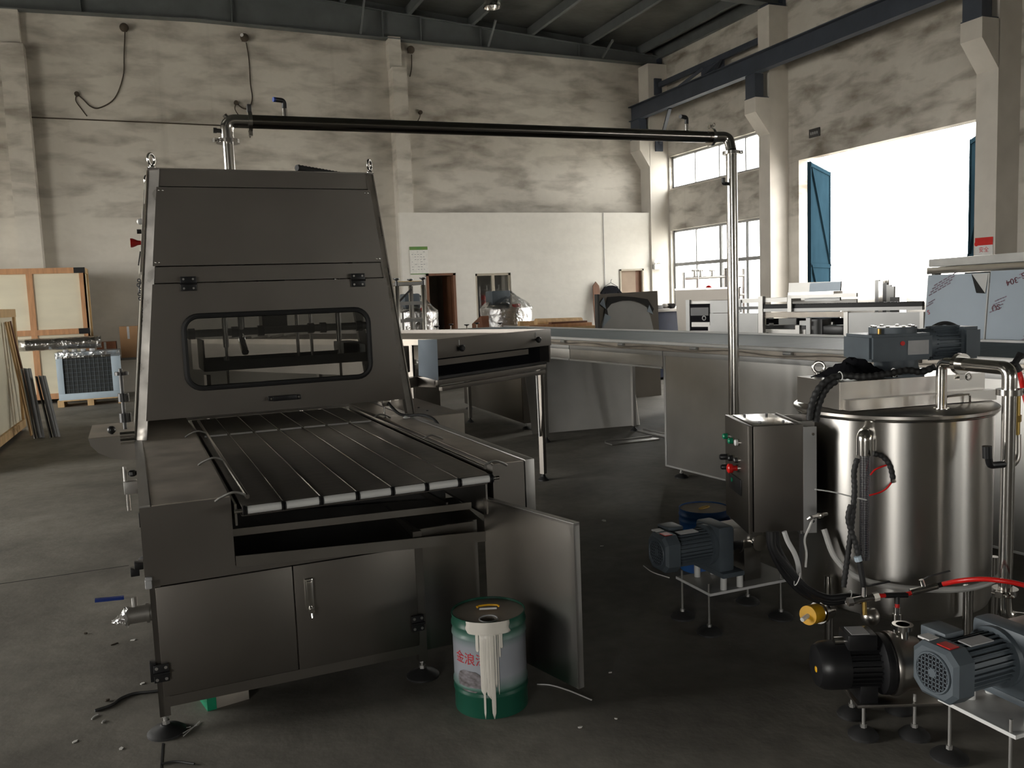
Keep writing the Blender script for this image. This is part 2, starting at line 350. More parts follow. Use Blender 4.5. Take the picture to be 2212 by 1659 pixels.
# narrow saw-cut joints laid just proud of nothing: dark filler strips in the slab
for a, b in (((gz(352, 1606).x, gz(352, 1606).y, 0), (gz(346, 1690).x, gz(346, 1690).y, 0)), ((-6.0, 5.92, 0), (-0.3, 6.02, 0))):
    G().bar(a, b, 0.007, 0.003).o('joint_filler', 'black_rubber', floor, 0)
struct(G().box((-60, -60, -0.3), (90, 90, -0.16)).o('ground_yard', 'yard_concrete', smooth=0))
def wall_with_holes(name, mat, axis, pos, thick, u0, u1, z0, z1, holes):
    # axis 'x': wall plane X=pos..pos+thick, u along Y ; axis 'y': wall plane Y=pos..pos+thick, u along X
    us = sorted({u0, u1, *[h[0] for h in holes], *[h[1] for h in holes]}); zs = sorted({z0, z1, *[h[2] for h in holes], *[h[3] for h in holes]})
    g = G()
    for a, b in zip(us, us[1:]):
        run = None
        for c, d in zip(zs, zs[1:]):
            mid = ((a+b)/2, (c+d)/2); hole = any(h[0] < mid[0] < h[1] and h[2] < mid[1] < h[3] for h in holes)
            if hole: continue
            if axis == 'x': g.box((pos, a, c), (pos+thick, b, d))
            else: g.box((a, pos, c), (b, pos+thick, d))
    bmesh.ops.remove_doubles(g.bm, verts=g.bm.verts, dist=1e-5)
    # drop interior faces shared by neighbouring blocks
    seen = {}
    for f in list(g.bm.faces):
        k = tuple(sorted(v.index for v in f.verts)) if False else tuple(sorted((round(v.co.x, 4), round(v.co.y, 4), round(v.co.z, 4)) for v in f.verts))
        seen.setdefault(k, []).append(f)
    for fl in seen.values():
        if len(fl) > 1:
            for f in fl: g.bm.faces.remove(f)
    return struct(g.o(name, mat, smooth=0))
ROOF0, SLOPE, XR = 7.52, 0.075, 1.1           # eave height at right wall, pitch, ridge x
def roofz(x): return ROOF0 + SLOPE*((XW-x) if x > XR else (x-XR)*-1 + 0) if x > XR else ROOF0 + SLOPE*(XW-XR) - SLOPE*(XR-x)
YP = 18.6; kP = YP/YB
def psc(h): return (h[0]*kP, h[1]*kP, HC+(h[2]-HC)*kP if h[2] else 0, HC+(h[3]-HC)*kP)
DOORS = [psc(h) for h in ((5.66, 6.36, 0, 2.21), (10.65, 11.33, 0, 2.19))]
BWIN = psc((6.85, 7.74, 0.95, 2.18))
wall_partition = wall_with_holes('wall_office', 'partition_paint', 'y', YP, 0.14, 5.01, 11.31, 0, 3.535, DOORS+[BWIN])
wall_back = wall_with_holes('wall_back', 'wall_back_paint', 'y', YB, WT, XL, XW+WT, 0, 7.45, DOORS+[BWIN])
struct(G().box((XL, YB, 7.45), (XW+WT, YB+WT, 8.6)).o('wall_gable', 'roof_paint', smooth=0))
GATE = (9.62, 13.87, 0, 4.07); WLO = (14.70, 18.50, 1.0, 3.09); WHI = (14.70, 18.50, 4.09, 4.87)
wall_right = wall_with_holes('wall_right', 'wall_side_paint', 'x', XW, WT, YF, YB, 0, 8.0, [GATE, WLO, WHI, *[(y_-1.6, y_+1.6, 1.2, 3.2) for y_ in (-8.0, -13.5)]])
LG = (4.4, 10.0, 0, 4.4); LW = (13.2, 17.2, 1.8, 4.2); LD = (-12.2, -8.2, 0, 4.0); LR = [(y_-1.6, y_+1.6, 1.2, 3.2) for y_ in (-16.5,)]; RR = [(y_-1.6, y_+1.6, 1.2, 3.2) for y_ in (-8.0, -13.5)]
wall_left = wall_with_holes('wall_left', 'wall_side_paint', 'x', XL-WT, WT, YF, YB, 0, 8.0, [LG, LW, LD, *LR])
wall_front = wall_with_holes('wall_front', 'wall_side_paint', 'y', YF-WT, WT, XL, XW+WT, 0, 8.6, [])
# rooms behind the dark openings of the back wall
g = G(); g.box((5.3, YB+WT, -0.02), (8.2, YB+2.2, 0)); struct(g.o('floor_side_room', 'floor_concrete', smooth=0))
wall_with_holes('wall_side_room', 'plaster', 'y', YB+2.2, 0.1, 5.0, 12.0, -0.02, 2.6, [])
for x in (5.2, 6.6, 8.1, 10.4, 12.0): struct(G().box((x, YB+WT, -0.02), (x+0.1, YB+2.2, 2.6)).o('wall_partition', 'plaster', smooth=0))
struct(G().box((5.0, YB+WT, 2.6), (12.1, YB+2.3, 2.7)).o('ceiling_side_room', 'plaster', smooth=0))
struct(G().box((10.5, YB+WT, -0.02), (12.0, YB+2.2, 0)).o('floor_store_room', 'floor_concrete', smooth=0))
# piers with corbels
def pier(name, y0, y1):
    xp = 11.31 if y1 > 18.9 else 11.378
    g = G(); g.box((xp, y0, 0), (XW, y1, 7.07))
    g.ext([(11.04, y0, 5.31), (11.04, y0, 5.03), (xp, y0, 4.62), (xp+0.01, y0, 4.62), (xp+0.01, y0, 5.31)], (0, y1-y0, 0))
    return struct(g.o(name, 'plaster', smooth=0))
PY = [(18.55, 19.0), (14.17, 14.51), (9.15, 9.51), (4.20, 4.55), (-0.8, -0.45)]
for i, (a, b) in enumerate(PY): pier('column_%d' % (i+1), a, b)
for i, (x, w, d) in enumerate(((-9.6, 0.4, 0.34), (-2.36, 0.40, 0.34), (5.02, 0.315, 0.385))):
    struct(G().box((x, YB-d, 0), (x+w, YB, 6.62)).box((x-0.02, YB-d+0.16, 6.62), (x+w-0.06, YB, 7.3)).o('column_%d' % (i+7), 'wall_back_paint', smooth=0))
# roof sheet, purlins, rafters
ceiling = G()
for xa, xb in ((XL-0.3, XR), (XR, XW+0.3)):
    za, zb = roofz(xa), roofz(xb)
    ceiling.ext([(xa, YF-0.3, za), (xb, YF-0.3, zb), (xb, YF-0.3, zb+0.08), (xa, YF-0.3, za+0.08)], (0, YB-YF+0.6, 0))
ceiling = struct(ceiling.o('ceiling', 'roof_foil', smooth=0))
for k in range(15):
    x = 11.3 - 1.45*k
    if x < XL+0.3: break
    z = roofz(x)
    g = G(); g.box((x-0.035, YF, z-0.20), (x-0.025, YB, z-0.003)); g.box((x-0.03, YF, z-0.205), (x+0.045, YB, z-0.195)); g.box((x-0.03, YF, z-0.012), (x+0.045, YB, z-0.003))
    g.o('purlin', 'roof_paint', ceiling, 0)
def rafter(y, nm):
    b0 = lambda x: (7.13 + 0.02*(XW-x)) if x > XR else 7.13+0.02*(XW-XR) - 0.02*(XR-x)
    xs = [XL, XR, XW-0.02]
    g = G()
    for xa, xb in zip(xs, xs[1:]):
        g.ext([(xa, y-0.006, b0(xa)), (xb, y-0.006, b0(xb)), (xb, y-0.006, roofz(xb)-0.215), (xa, y-0.006, roofz(xa)-0.215)], (0, 0.012, 0))
        g.ext([(xa, y-0.11, b0(xa)-0.014), (xb, y-0.11, b0(xb)-0.014), (xb, y-0.11, b0(xb)), (xa, y-0.11, b0(xa))], (0, 0.22, 0))
        g.ext([(xa, y-0.11, roofz(xa)-0.222), (xb, y-0.11, roofz(xb)-0.222), (xb, y-0.11, roofz(xb)-0.208), (xa, y-0.11, roofz(xa)-0.208)], (0, 0.22, 0))
    r = g.o(nm, 'roof_paint', None, 0); struct(r)
    for x in (-7.5, -4.6, -0.95, 1.8, 4.9, 5.75, 7.15, 9.6):
        G().box((x-0.006, y-0.105, b0(x)), (x+0.006, y+0.105, roofz(x)-0.22)).o('stiffener', 'roof_paint', r, 0)
    for x in (4.4, 7.3, 10.2):
        G().bar((x-0.0, y-0.1, b0(x)+0.02), (x+0.0, y-0.62, roofz(x)-0.2), 0.04, 0.04).o('fly_brace', 'roof_paint', r, 0)
    return r
for i, y in enumerate((18.86, 14.34, 9.33, 4.37, -0.62, -5.6, -10.6, -15.6, -20.6)):
    rafter(y, 'beam_%d' % (i+1))
    struct(G().box((11.39, y-0.13, 7.07), (XW-0.01, y+0.13, 7.12)).box((XW-0.09, y-0.13, 7.12), (XW-0.01, y+0.13, 7.5)).o('beam_seat_%d' % (i+1), 'blue_steel', smooth=0))
struct(G().box((XW-0.10, YF, 7.26), (XW-0.005, YB, 7.50)).o('trim_1', 'roof_paint', smooth=0))
# crane runway along the right wall
g = G(); g.box((11.085, YF, 5.78), (11.10, YB, 6.12)); g.box((11.0, YF, 6.10), (11.19, YB, 6.12)); g.box((11.01, YF, 5.765), (11.18, YB, 5.785))
struct(g.o('crane_beam', 'blue_steel', smooth=0))
for i, (a, b) in enumerate(PY):
    g = G(); g.box((11.05, a+0.02, 5.31), (11.06, b-0.02, 5.765)); g.box((11.24, a+0.02, 5.31), (11.25, b-0.02, 5.765)); g.box((11.06, (a+b)/2-0.008, 5.31), (11.24, (a+b)/2+0.008, 5.765)); g.box((11.06, a+0.02, 5.311), (11.24, a+0.03, 5.765))
    g.box((11.04, a, 5.309), (11.36, b, 5.325))
    struct(g.o('crane_post_%d' % (i+1), 'blue_steel', smooth=0))
# horizontal bracing truss between crane beam and wall, bay by bay
for i, (ya, yb) in enumerate(((14.51, 18.55),)):
    br = struct(G().box((11.55, ya, 6.50), (11.62, yb, 6.62)).o('crane_bracing_%d' % (i+1), 'wood_brown' if False else 'blue_steel', smooth=0))
    ym = (ya+yb)/2-0.2
    for p, q in (((11.58, ym-0.35, 6.5), (11.12, ym-0.75, 6.11)), ((11.58, ym+0.35, 6.5), (11.12, ym+0.75, 6.11)), ((11.58, ym-0.35, 6.5), (11.12, ym-0.3, 6.11))):
        G().bar(p, q, 0.06, 0.06).o('bracing_bar', 'blue_steel', br, 0)
    G().box((11.58, ym-0.42, 6.32), (11.60, ym+0.42, 6.5)).o('gusset_plate', 'blue_steel', br, 0)
    G().box((11.46, yb-0.05, 6.33), (11.66, yb-0.005, 6.72)).o('end_plate', 'blue_steel', br, 0)
    G().bar((11.6, yb-0.03, 5.20), (11.14, yb-1.2, 5.77), 0.07, 0.07).o('knee_brace', 'blue_steel', br, 0)
    G().box((11.46, yb-0.05, 5.0), (11.66, yb-0.005, 5.4)).o('end_plate', 'blue_steel', br, 0)
# right-hand windows
def window(name, x, u0, u1, z0, z1, cols, rows, fm, t=0.05, major=()):
    w = struct(G().box((x, u0, z0), (x+0.06, u1, z0+t)).box((x, u0, z1-t), (x+0.06, u1, z1)).box((x, u0, z0), (x+0.06, u0+t, z1)).box((x, u1-t, z0), (x+0.06, u1, z1)).o(name, fm, smooth=0))
    us = [u0 + (u1-u0)*i/cols for i in range(cols+1)]
    for i in range(1, cols):
        tt = 0.075 if i in major else 0.035
        G().box((x+0.005, us[i]-tt/2, z0+t), (x+0.055, us[i]+tt/2, z1-t)).o('mullion', fm, w, 0)
    zs = [z0, *rows, z1]
    for z in rows: G().box((x+0.002, u0+t, z-0.04), (x+0.058, u1-t, z+0.04)).o('transom', fm, w, 0)
    for i in range(cols):
        for a, b in zip(zs, zs[1:]): G().box((x+0.027, us[i]+0.01, a+0.01), (x+0.033, us[i+1]-0.01, b-0.01)).o('pane', 'glass_clear', w, 0)
    return w
window('window_1', XW+0.09, *WLO, 4, (2.25,), 'frame_grey', major=(2,))
window('window_2', XW+0.09, *WHI, 4, (), 'frame_grey')
window('window_3', XL-0.16, *LW, 6, (3.0,), 'frame_grey')
for i_, h_ in enumerate(LR): window('window_%d' % (5+i_), XL-0.16, *h_, 5, (2.2,), 'frame_grey')
for i_, h_ in enumerate(RR): window('window_%d' % (7+i_), XW+0.09, *h_, 5, (2.2,), 'frame_grey')
def window_y(name, y, u0, u1, z0, z1, cols, rows, fm, t=0.05):
    w = struct(G().box((u0, y, z0), (u1, y+0.06, z0+t)).box((u0, y, z1-t), (u1, y+0.06, z1)).box((u0, y, z0), (u0+t, y+0.06, z1)).box((u1-t, y, z0), (u1, y+0.06, z1)).o(name, fm, smooth=0))
    us = [u0 + (u1-u0)*i/cols for i in range(cols+1)]
    for i in range(1, cols): G().box((us[i]-0.035, y-0.01, z0+t), (us[i]+0.035, y+0.05, z1-t)).o('mullion', fm, w, 0)
    for i in range(cols): G().box((us[i]+0.01, y+0.025, z0+0.01), (us[i+1]-0.01, y+0.03, z1-0.01)).o('pane', 'glass_clear', w, 0)
    return w
window_y('window_4', YP+0.03, *BWIN, 2, (), 'frame_tan')
# sills of the right windows
struct(G().box((XW-0.02, WHI[0], WHI[2]-0.03), (XW+0.08, WHI[1], WHI[2])).o('trim_2', 'plaster', smooth=0))
# gate leaves, swung open to the yard
def leaf(name, hinge, ang, w, h):
    l = struct(bpy.data.objects.new(name, None)); C.objects.link(l); l.location = hinge; l.rotation_euler = (0, 0, ang)
    G().box((0, -0.025, 0.05), (w, 0.025, h)).o('leaf_panel', 'gate_blue', l, 0)
    for s in (-0.045, 0.025):
        for z in (0.05, h/2-0.04, h-0.09): G().box((0, s, z), (w, s+0.02, z+0.08)).o('rail', 'gate_blue', l, 0)
        for x in (0, w-0.08): G().box((x, s, 0.05), (x+0.08, s+0.02, h)).o('stile', 'gate_blue', l, 0)
        for za, zb in ((0.1, h/2), (h/2, h-0.1)): G().bar((0.05, s+0.01, zb), (w-0.05, s+0.01, za), 0.02, 0.06, (0, 1, 0)).o('brace', 'gate_blue', l, 0)
    return l
leaf('door_1', (XW+WT+0.02, 13.86, 0), math.radians(37.3), 2.05, 4.05)
leaf('door_2', (XW+WT+0.02, 9.63, 0), math.radians(51), 2.05, 4.05)
# back-wall doors
a, b, _, h = DOORS[0]
d = struct(G().box((a, YP-0.02, 0), (a+0.06, YP+0.12, h)).box((b-0.06, YP-0.02, 0), (b, YP+0.12, h)).box((a, YP-0.02, h-0.05), (b, YP+0.12, h)).o('door_3', 'wood_brown', smooth=0))
G().box((b-0.07, YP+0.16, 0.01), (b-0.03, YP+0.75, h-0.05)).o('door_leaf', 'wood_brown', d, 0)
a, b, _, h = DOORS[1]
d = struct(G().box((a, YP-0.02, 0), (a+0.04, YP+0.1, h)).box((b-0.04, YP-0.02, 0), (b, YP+0.1, h)).box((a, YP-0.02, h-0.04), (b, YP+0.1, h)).o('door_4', 'frame_tan', smooth=0))
G().box((a+0.04, YP+0.05, 0.01), (a+0.47, YP+0.09, h-0.04)).o('door_leaf', 'door_tan', d, 0)
G().box((a+0.47, YP+0.05, 0.01), (b-0.04, YP+0.09, h-0.04)).o('door_leaf', 'wood_brown', d, 0)
# ================================================================== enrober (coating machine)
def rrect(x0, x1, z0, z1, r, y, k=6):
    pts = []
    for cx, cz, a0 in ((x1-r, z1-r, 0), (x0+r, z1-r, 90), (x0+r, z0+r, 180), (x1-r, z0+r, 270)):
        for i in range(k+1):
            a = math.radians(a0+90*i/k); pts.append(Vector((cx+r*math.cos(a), y, cz+r*math.sin(a))))
    return pts
def holed_plate(g, outer, inner, v):
    # outer: convex polygon, inner: loop around the same centre, both in a plane y = const
    c = sum(inner, Vector())/len(inner)
    angs = sorted({round(math.atan2(p.z-c.z, p.x-c.x), 5) for p in list(outer)+list(inner)})
    def hit(poly, a):
        d = Vector((math.cos(a), 0, math.sin(a))); best = None
        for p, q in zip(poly, poly[1:]+poly[:1]):
            e = q-p; den = d.x*e.z - d.z*e.x
            if abs(den) < 1e-9: continue
            w = p-c; t = (w.x*e.z - w.z*e.x)/den; s = (w.x*d.z - w.z*d.x)/den
            if t > 0 and -1e-4 <= s <= 1+1e-4: best = t if best is None else min(best, t)
        return c + d*best
    O = [hit(list(outer), a) for a in angs]; I = [hit(list(inner), a) for a in angs]; v = Vector(v); n = len(angs)
    of, ob_, if_, ib = [[g.bm.verts.new(p+o) for p in L] for L, o in ((O, Vector()), (O, v), (I, Vector()), (I, v))]
    fs = []
    for i in range(n):
        j = (i+1) % n
        for a, b in ((of, if_), (if_, ib), (ib, ob_), (ob_, of)):
            fs.append(g.bm.faces.new((a[i], a[j], b[j], b[i])))
    bmesh.ops.recalc_face_normals(g.bm, faces=fs)
def hinge(parent, x, z, y, w=0.055, h=0.07):
    hg = G().box((x-w/2, y-0.014, z-h/2), (x+w/2, y, z+h/2), 0.003).cyl((x-w/2-0.002, y-0.016, z), (x+w/2+0.002, y-0.016, z), 0.006, 10).o('hinge', 'black_plastic', parent)
    for dx in (-0.3, 0.3):
        for dz in (-0.32, 0.32): G().cyl((x+dx*w, y-0.017, z+dz*h), (x+dx*w, y-0.012, z+dz*h), 0.006, 10).o('screw', 'steel_matte', hg)
def foot(parent, x, y, top, r=0.055, mat='black_rubber', rr=0.008):
    f = G().lathe([(r*1.2, 0), (r*1.2, 0.008), (r*0.95, 0.02), (r*0.4, 0.031), (r*0.3, 0.036)], (x, y, 0), n=28).o('foot', mat, parent)
    G().cyl((x, y, 0.034), (x, y, top), rr*1.15, 12).cyl((x, y, 0.038), (x, y, 0.052), rr*1.9, 6).cyl((x, y, top-0.024), (x, y, top-0.012), rr*1.9, 6).o('rod', 'steel_matte', f)
    return f
EN = thing('enrober', 'stainless steel coating machine with a tapered hood above a mesh conveyor belt', 'machine', (-0.11, 3.5, 0), math.radians(1.8))
YT = 1.733; YTB = 2.68                                   # tower front and back
xl = lambda z: -0.013 + 0.1175*(z-0.913)
xr = lambda z: 1.632 - 0.128*(z-0.913)
# --- base frame
g = G()
for x in (0.0, 1.05):
    for y in (0.0, 1.30, 2.60): g.box((x, y, 0.075), (x+0.04, y+0.04, 0.655))
g.box((0.0, 0.0, 0.075), (0.018, 2.64, 0.655))
g.box((0.04, 0, 0.11), (1.05, 0.03, 0.152)); g.box((0.04, 0.0, 0.594), (1.09, 0.03, 0.63)); g.box((0, 2.61, 0.11), (1.09, 2.64, 0.655))
g.box((1.07, 0.04, 0.11), (1.085, 2.6, 0.655)); g.box((0.018, 0.03, 0.11), (1.07, 2.6, 0.125))
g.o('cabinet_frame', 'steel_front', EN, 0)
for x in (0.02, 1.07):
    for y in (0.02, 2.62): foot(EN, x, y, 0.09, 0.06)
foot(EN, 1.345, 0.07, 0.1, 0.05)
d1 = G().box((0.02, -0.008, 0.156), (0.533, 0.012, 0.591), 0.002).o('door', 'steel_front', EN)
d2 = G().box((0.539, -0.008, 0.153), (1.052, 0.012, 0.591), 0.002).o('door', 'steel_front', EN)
hinge(d1, 0.018, 0.257, -0.008); hinge(d2, 1.048, 0.257, -0.008)
h = G().box((0.577, -0.024, 0.40), (0.612, -0.008, 0.533), 0.006).box((0.583, -0.032, 0.415), (0.606, -0.022, 0.525), 0.004).o('handle', 'steel_bright', d2)
G().cyl((0.597, -0.045, 0.405), (0.597, -0.02, 0.405), 0.011, 12).cyl((0.597, -0.042, 0.375), (0.597, -0.036, 0.405), 0.005, 8).o('key', 'steel_bright', d2)
G().box((1.09, 0.03, 0.11), (1.345, 0.045, 0.655)).o('recessed_panel', 'steel', EN, 0)
G().box((1.325, 0.05, 0.09), (1.365, 0.09, 0.655)).o('leg', 'steel', EN, 0)
# side door swung open towards the viewer
fe = Vector((1.511, -0.607)); dd = Vector((-0.23, 0.973)).normalized(); L = 0.60
q = fe + dd*L; nrm = Vector((dd.y, -dd.x))
g = G(); g.ext([(fe.x, fe.y, 0.10), (q.x, q.y, 0.10), (q.x, q.y, 0.765), (fe.x, fe.y, 0.765)], (nrm.x*0.012, nrm.y*0.012, 0))
sd = g.o('side_door', 'steel', EN, 0)
for a, b in (((fe.x, fe.y), (fe.x+dd.x*0.025, fe.y+dd.y*0.025)),):
    G().ext([(a[0], a[1], 0.10), (b[0], b[1], 0.10), (b[0], b[1], 0.765), (a[0], a[1], 0.765)], (nrm.x*0.03, nrm.y*0.03, 0)).o('return_flange', 'steel_matte', sd, 0)
G().ext([(fe.x, fe.y, 0.755), (q.x, q.y, 0.755), (q.x, q.y, 0.767), (fe.x, fe.y, 0.767)], (nrm.x*0.03, nrm.y*0.03, 0)).o('top_flange', 'steel_matte', sd, 0)
# --- side boxes flanking the belt
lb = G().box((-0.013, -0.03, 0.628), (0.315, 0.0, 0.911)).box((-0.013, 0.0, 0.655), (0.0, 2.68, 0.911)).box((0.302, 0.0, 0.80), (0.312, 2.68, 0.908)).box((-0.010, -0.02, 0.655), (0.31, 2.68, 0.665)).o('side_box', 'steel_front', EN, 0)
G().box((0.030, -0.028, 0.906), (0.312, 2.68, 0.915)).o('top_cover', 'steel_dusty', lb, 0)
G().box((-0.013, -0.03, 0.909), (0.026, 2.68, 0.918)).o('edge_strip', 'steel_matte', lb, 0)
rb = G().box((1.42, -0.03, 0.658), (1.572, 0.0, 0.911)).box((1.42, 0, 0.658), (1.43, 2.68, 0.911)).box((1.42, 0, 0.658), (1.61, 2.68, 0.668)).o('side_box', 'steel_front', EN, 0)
G().box((1.424, -0.028, 0.906), (1.568, 2.68, 0.915), 0.003).o('top_cover', 'steel_dusty', rb)
G().box((1.576, -0.035, 0.655), (1.622, 2.68, 0.918), 0.003).o('edge_strip', 'steel_matte', rb)
# inner side plates carrying the belt
G().box((0.325, -0.05, 0.80), (0.333, 2.68, 0.885)).o('belt_side_plate', 'steel', EN, 0)
G().box((1.375, -0.05, 0.70), (1.383, 2.68, 0.885)).o('belt_side_plate', 'steel', EN, 0)
for y in (0.15, 0.35, 0.55, 0.75, 0.95, 1.15, 1.35): G().box((0.312, y, 0.86), (0.326, y+0.05, 0.885)).o('spacer', 'steel_dark', EN, 0)
# --- belt with guide wires and end rollers
g = G(); g.box((0.345, -0.13, 0.884), (1.365, 2.66, 0.893)); g.box((0.345, -0.10, 0.845), (1.365, 2.66, 0.850)); bt = g.o('belt', 'belt_mesh', EN, 0)
RX = [0.352 + 0.1443*k for k in range(8)]
for k in range(1, 7):
    G().tube([(RX[k], -0.148, 0.886), (RX[k], -0.135, 0.895), (RX[k]+0.004, 0.6, 0.8955), (RX[k]+0.002, 2.66, 0.8955)], 0.0017 if k % 2 else 0.0026, 6).o('guide_wire', 'steel_bright', bt)
for yy, zz, rr_ in ((-0.146, 0.878, 0.0155), (1.80, 0.893, 0.009)):
    for k in range(7):
        G().cyl((RX[k]+0.009, yy, zz), (RX[k+1]-0.009, yy, zz), rr_, 16).o('roller', 'white_plastic' if yy < 0 else 'label_white', bt)
for k in range(8):
    G().cyl((RX[k]-0.008, -0.146, 0.878), (RX[k]-0.002, -0.146, 0.878), 0.019, 16).cyl((RX[k]+0.002, -0.146, 0.878), (RX[k]+0.008, -0.146, 0.878), 0.019, 16).o('roller_ring', 'black_plastic', bt)
for xa_, xb_ in ((0.315, 0.35), (1.36, 1.40)): G().cyl((xa_, -0.146, 0.878), (xb_, -0.146, 0.878), 0.008, 12).o('roller_shaft', 'steel_bright', bt)
for x in (0.366, 1.342):
    rl = G().cyl((x, -0.14, 0.928), (x, 2.3, 0.928), 0.0085, 12).o('guide_rail', 'steel_bright', EN)
    sg = -1 if x < 1 else 1
    for y in (-0.12, 0.72, 1.70):
        G().tube(curve([(x, y, 0.93), (x+sg*0.045, y, 0.947), (x+sg*0.09, y+0.01, 0.932), (x+sg*0.115, y+0.015, 0.917)], 5), 0.005, 8).o('rail_bracket', 'steel_matte', rl)
# --- drip tray and scraper bar
zt = lambda x: 0.674 - 0.0528*(x-0.318)
g = G()
g.ext([(0.318, -0.03, zt(0.318)), (1.454, -0.03, zt(1.454)), (1.454, -0.03, zt(1.454)-0.045), (0.318, -0.03, zt(0.318)-0.045)], (0, 0.006, 0))
g.ext([(0.318, -0.024, zt(0.318)-0.04), (1.454, -0.024, zt(1.454)-0.04), (1.454, -0.024, zt(1.454)-0.034), (0.318, -0.024, zt(0.318)-0.034)], (0, 0.60, 0.06))
G_tray = g.o('drip_tray', 'steel', EN, 0)
G().bar((0.325, 0.10, 0.737), (1.36, 0.10, 0.71), 0.012, 0.03).o('scraper_bar', 'steel', EN, 0)
G().box((0.33, 0.62, 0.63), (1.42, 0.63, 0.84)).o('inner_plate', 'steel_dark', EN, 0)
G().bar((1.10, 0.9, 0.80), (1.28, 0.2, 0.70), 0.01, 0.03).o('brace', 'steel', EN, 0)
# --- hood
hood = G()
def quad(g, za, zb, fa, fb, y0, y1): g.ext([(fa(za), y0, za), (fb(za), y0, za), (fb(zb), y0, zb), (fa(zb), y0, zb)], (0, y1-y0, 0))
li = lambda z: xl(z)+0.062
ri = lambda z: xr(z)-0.055
for y0, y1 in ((YT, YT+0.045), (YTB-0.045, YTB)):
    for f0, f1, s0, s1 in ((xl, li, 0.045, -0.004), (ri, xr, -0.004, 0.036)):       # front faces of the posts splay outwards
        if y0 != YT: s0 = s1 = 0.0
        g = G(); za, zb = 0.913, 2.42
        lo = [g.bm.verts.new(p) for p in ((f0(za), y0+s0, za), (f1(za), y0+s1, za), (f1(za), y1+0.012, za), (f0(za), y1+0.012, za))]
        hi = [g.bm.verts.new(p) for p in ((f0(zb), y0+s0, zb), (f1(zb), y0+s1, zb), (f1(zb), y1+0.012, zb), (f0(zb), y1+0.012, zb))]
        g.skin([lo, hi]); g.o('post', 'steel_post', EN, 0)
# thin bright return edges of the front posts
g = G(); quad(g, 0.913, 2.415, lambda z: xl(z)-0.003, lambda z: xl(z)+0.003, YT+0.036, YT+0.07); g.o('post_edge', 'steel_bright', EN, 0)
g = G(); quad(g, 0.913, 2.415, lambda z: xr(z)-0.003, lambda z: xr(z)+0.004, YT+0.028, YT+0.07); g.o('post_edge', 'steel_bright', EN, 0)
li2 = lambda z: li(z)-0.012
ri2 = lambda z: ri(z)+0.012
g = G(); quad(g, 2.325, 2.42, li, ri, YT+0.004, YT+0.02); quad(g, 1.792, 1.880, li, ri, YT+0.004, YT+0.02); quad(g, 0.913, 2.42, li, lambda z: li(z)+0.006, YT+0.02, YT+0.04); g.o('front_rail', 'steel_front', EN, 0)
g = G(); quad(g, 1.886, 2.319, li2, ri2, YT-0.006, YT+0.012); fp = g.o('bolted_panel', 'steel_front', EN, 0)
for sx in (0, 1):
    for z in (1.905, 2.30):
        for dx in (0.014, 0.034):
            x = li2(z)+dx if sx == 0 else ri2(z)-dx
            G().lathe([(0.006, 0), (0.0055, 0.004), (0.002, 0.006)], (x, YT-0.006, z), (0, -1, 0), 10).o('screw', 'steel_bright', fp)
dl = lambda z: 0.054 + 0.116*(z-1.027)
dr = lambda z: 1.556 - 0.103*(z-1.027)
ZD0, ZD1 = 1.027, 1.785
g = G()
holed_plate(g, [Vector((dl(ZD0), YT-0.016, ZD0)), Vector((dr(ZD0), YT-0.016, ZD0)), Vector((dr(ZD1), YT-0.016, ZD1)), Vector((dl(ZD1), YT-0.016, ZD1))], rrect(0.285, 1.352, 1.186, 1.602, 0.085, YT-0.016), (0, 0.018, 0))
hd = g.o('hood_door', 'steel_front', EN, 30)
lp = rrect(0.287, 1.350, 1.188, 1.600, 0.083, YT-0.018); lp.append(lp[0]); lp.append(lp[1])
G().tube(lp, 0.0155, 8).o('window_gasket', 'black_rubber', hd)
g = G(); g.ext(rrect(0.285, 1.352, 1.186, 1.602, 0.085, YT-0.01), (0, 0.005, 0)); g.o('window_pane', 'glass_smoke', hd)
G().box((0.745, YT-0.055, 1.083), (0.885, YT-0.040, 1.114), 0.006).box((0.722, YT-0.050, 1.086), (0.752, YT-0.016, 1.112), 0.004).box((0.880, YT-0.050, 1.083), (0.911, YT-0.016, 1.109), 0.004).o('pull_handle', 'black_plastic', hd)
for x in (0.737, 0.896): G().cyl((x, YT-0.054, 1.099), (x, YT-0.048, 1.099), 0.006, 10).o('screw', 'steel_bright', hd)
hinge(hd, 0.330, 1.783, YT-0.014, 0.085, 0.08); hinge(hd, 1.299, 1.777, YT-0.014, 0.085, 0.08)
# sides, roof and back frame of the hood
def side(f, s):
    g = G(); p = [(f(0.913), YT+0.045, 0.913), (f(0.913), YTB-0.045, 0.913), (f(2.42), YTB-0.045, 2.42), (f(2.42), YT+0.045, 2.42)]
    g.ext(p, (s*0.006, 0, 0)); return g
lsd = side(lambda z: xl(z)+0.003, 1).o('side_panel', 'steel', EN, 0)
rs = G(); rs.ext([(xr(1.62), YT+0.045, 1.62), (xr(1.62), YTB-0.045, 1.62), (xr(2.42), YTB-0.045, 2.42), (xr(2.42), YT+0.045, 2.42)], (-0.006, 0, 0)); rs.o('side_panel', 'steel', EN, 0)
G().box((xl(2.42), YT, 2.416), (xr(2.42), YTB, 2.424)).o('top_plate', 'steel', EN, 0)
g = G(); quad(g, 1.62, 2.42, li, ri, YTB-0.02, YTB-0.008); quad(g, 0.895, 1.10, li, ri, YTB-0.012, YTB-0.0); g.o('back_rail', 'steel', EN, 0)
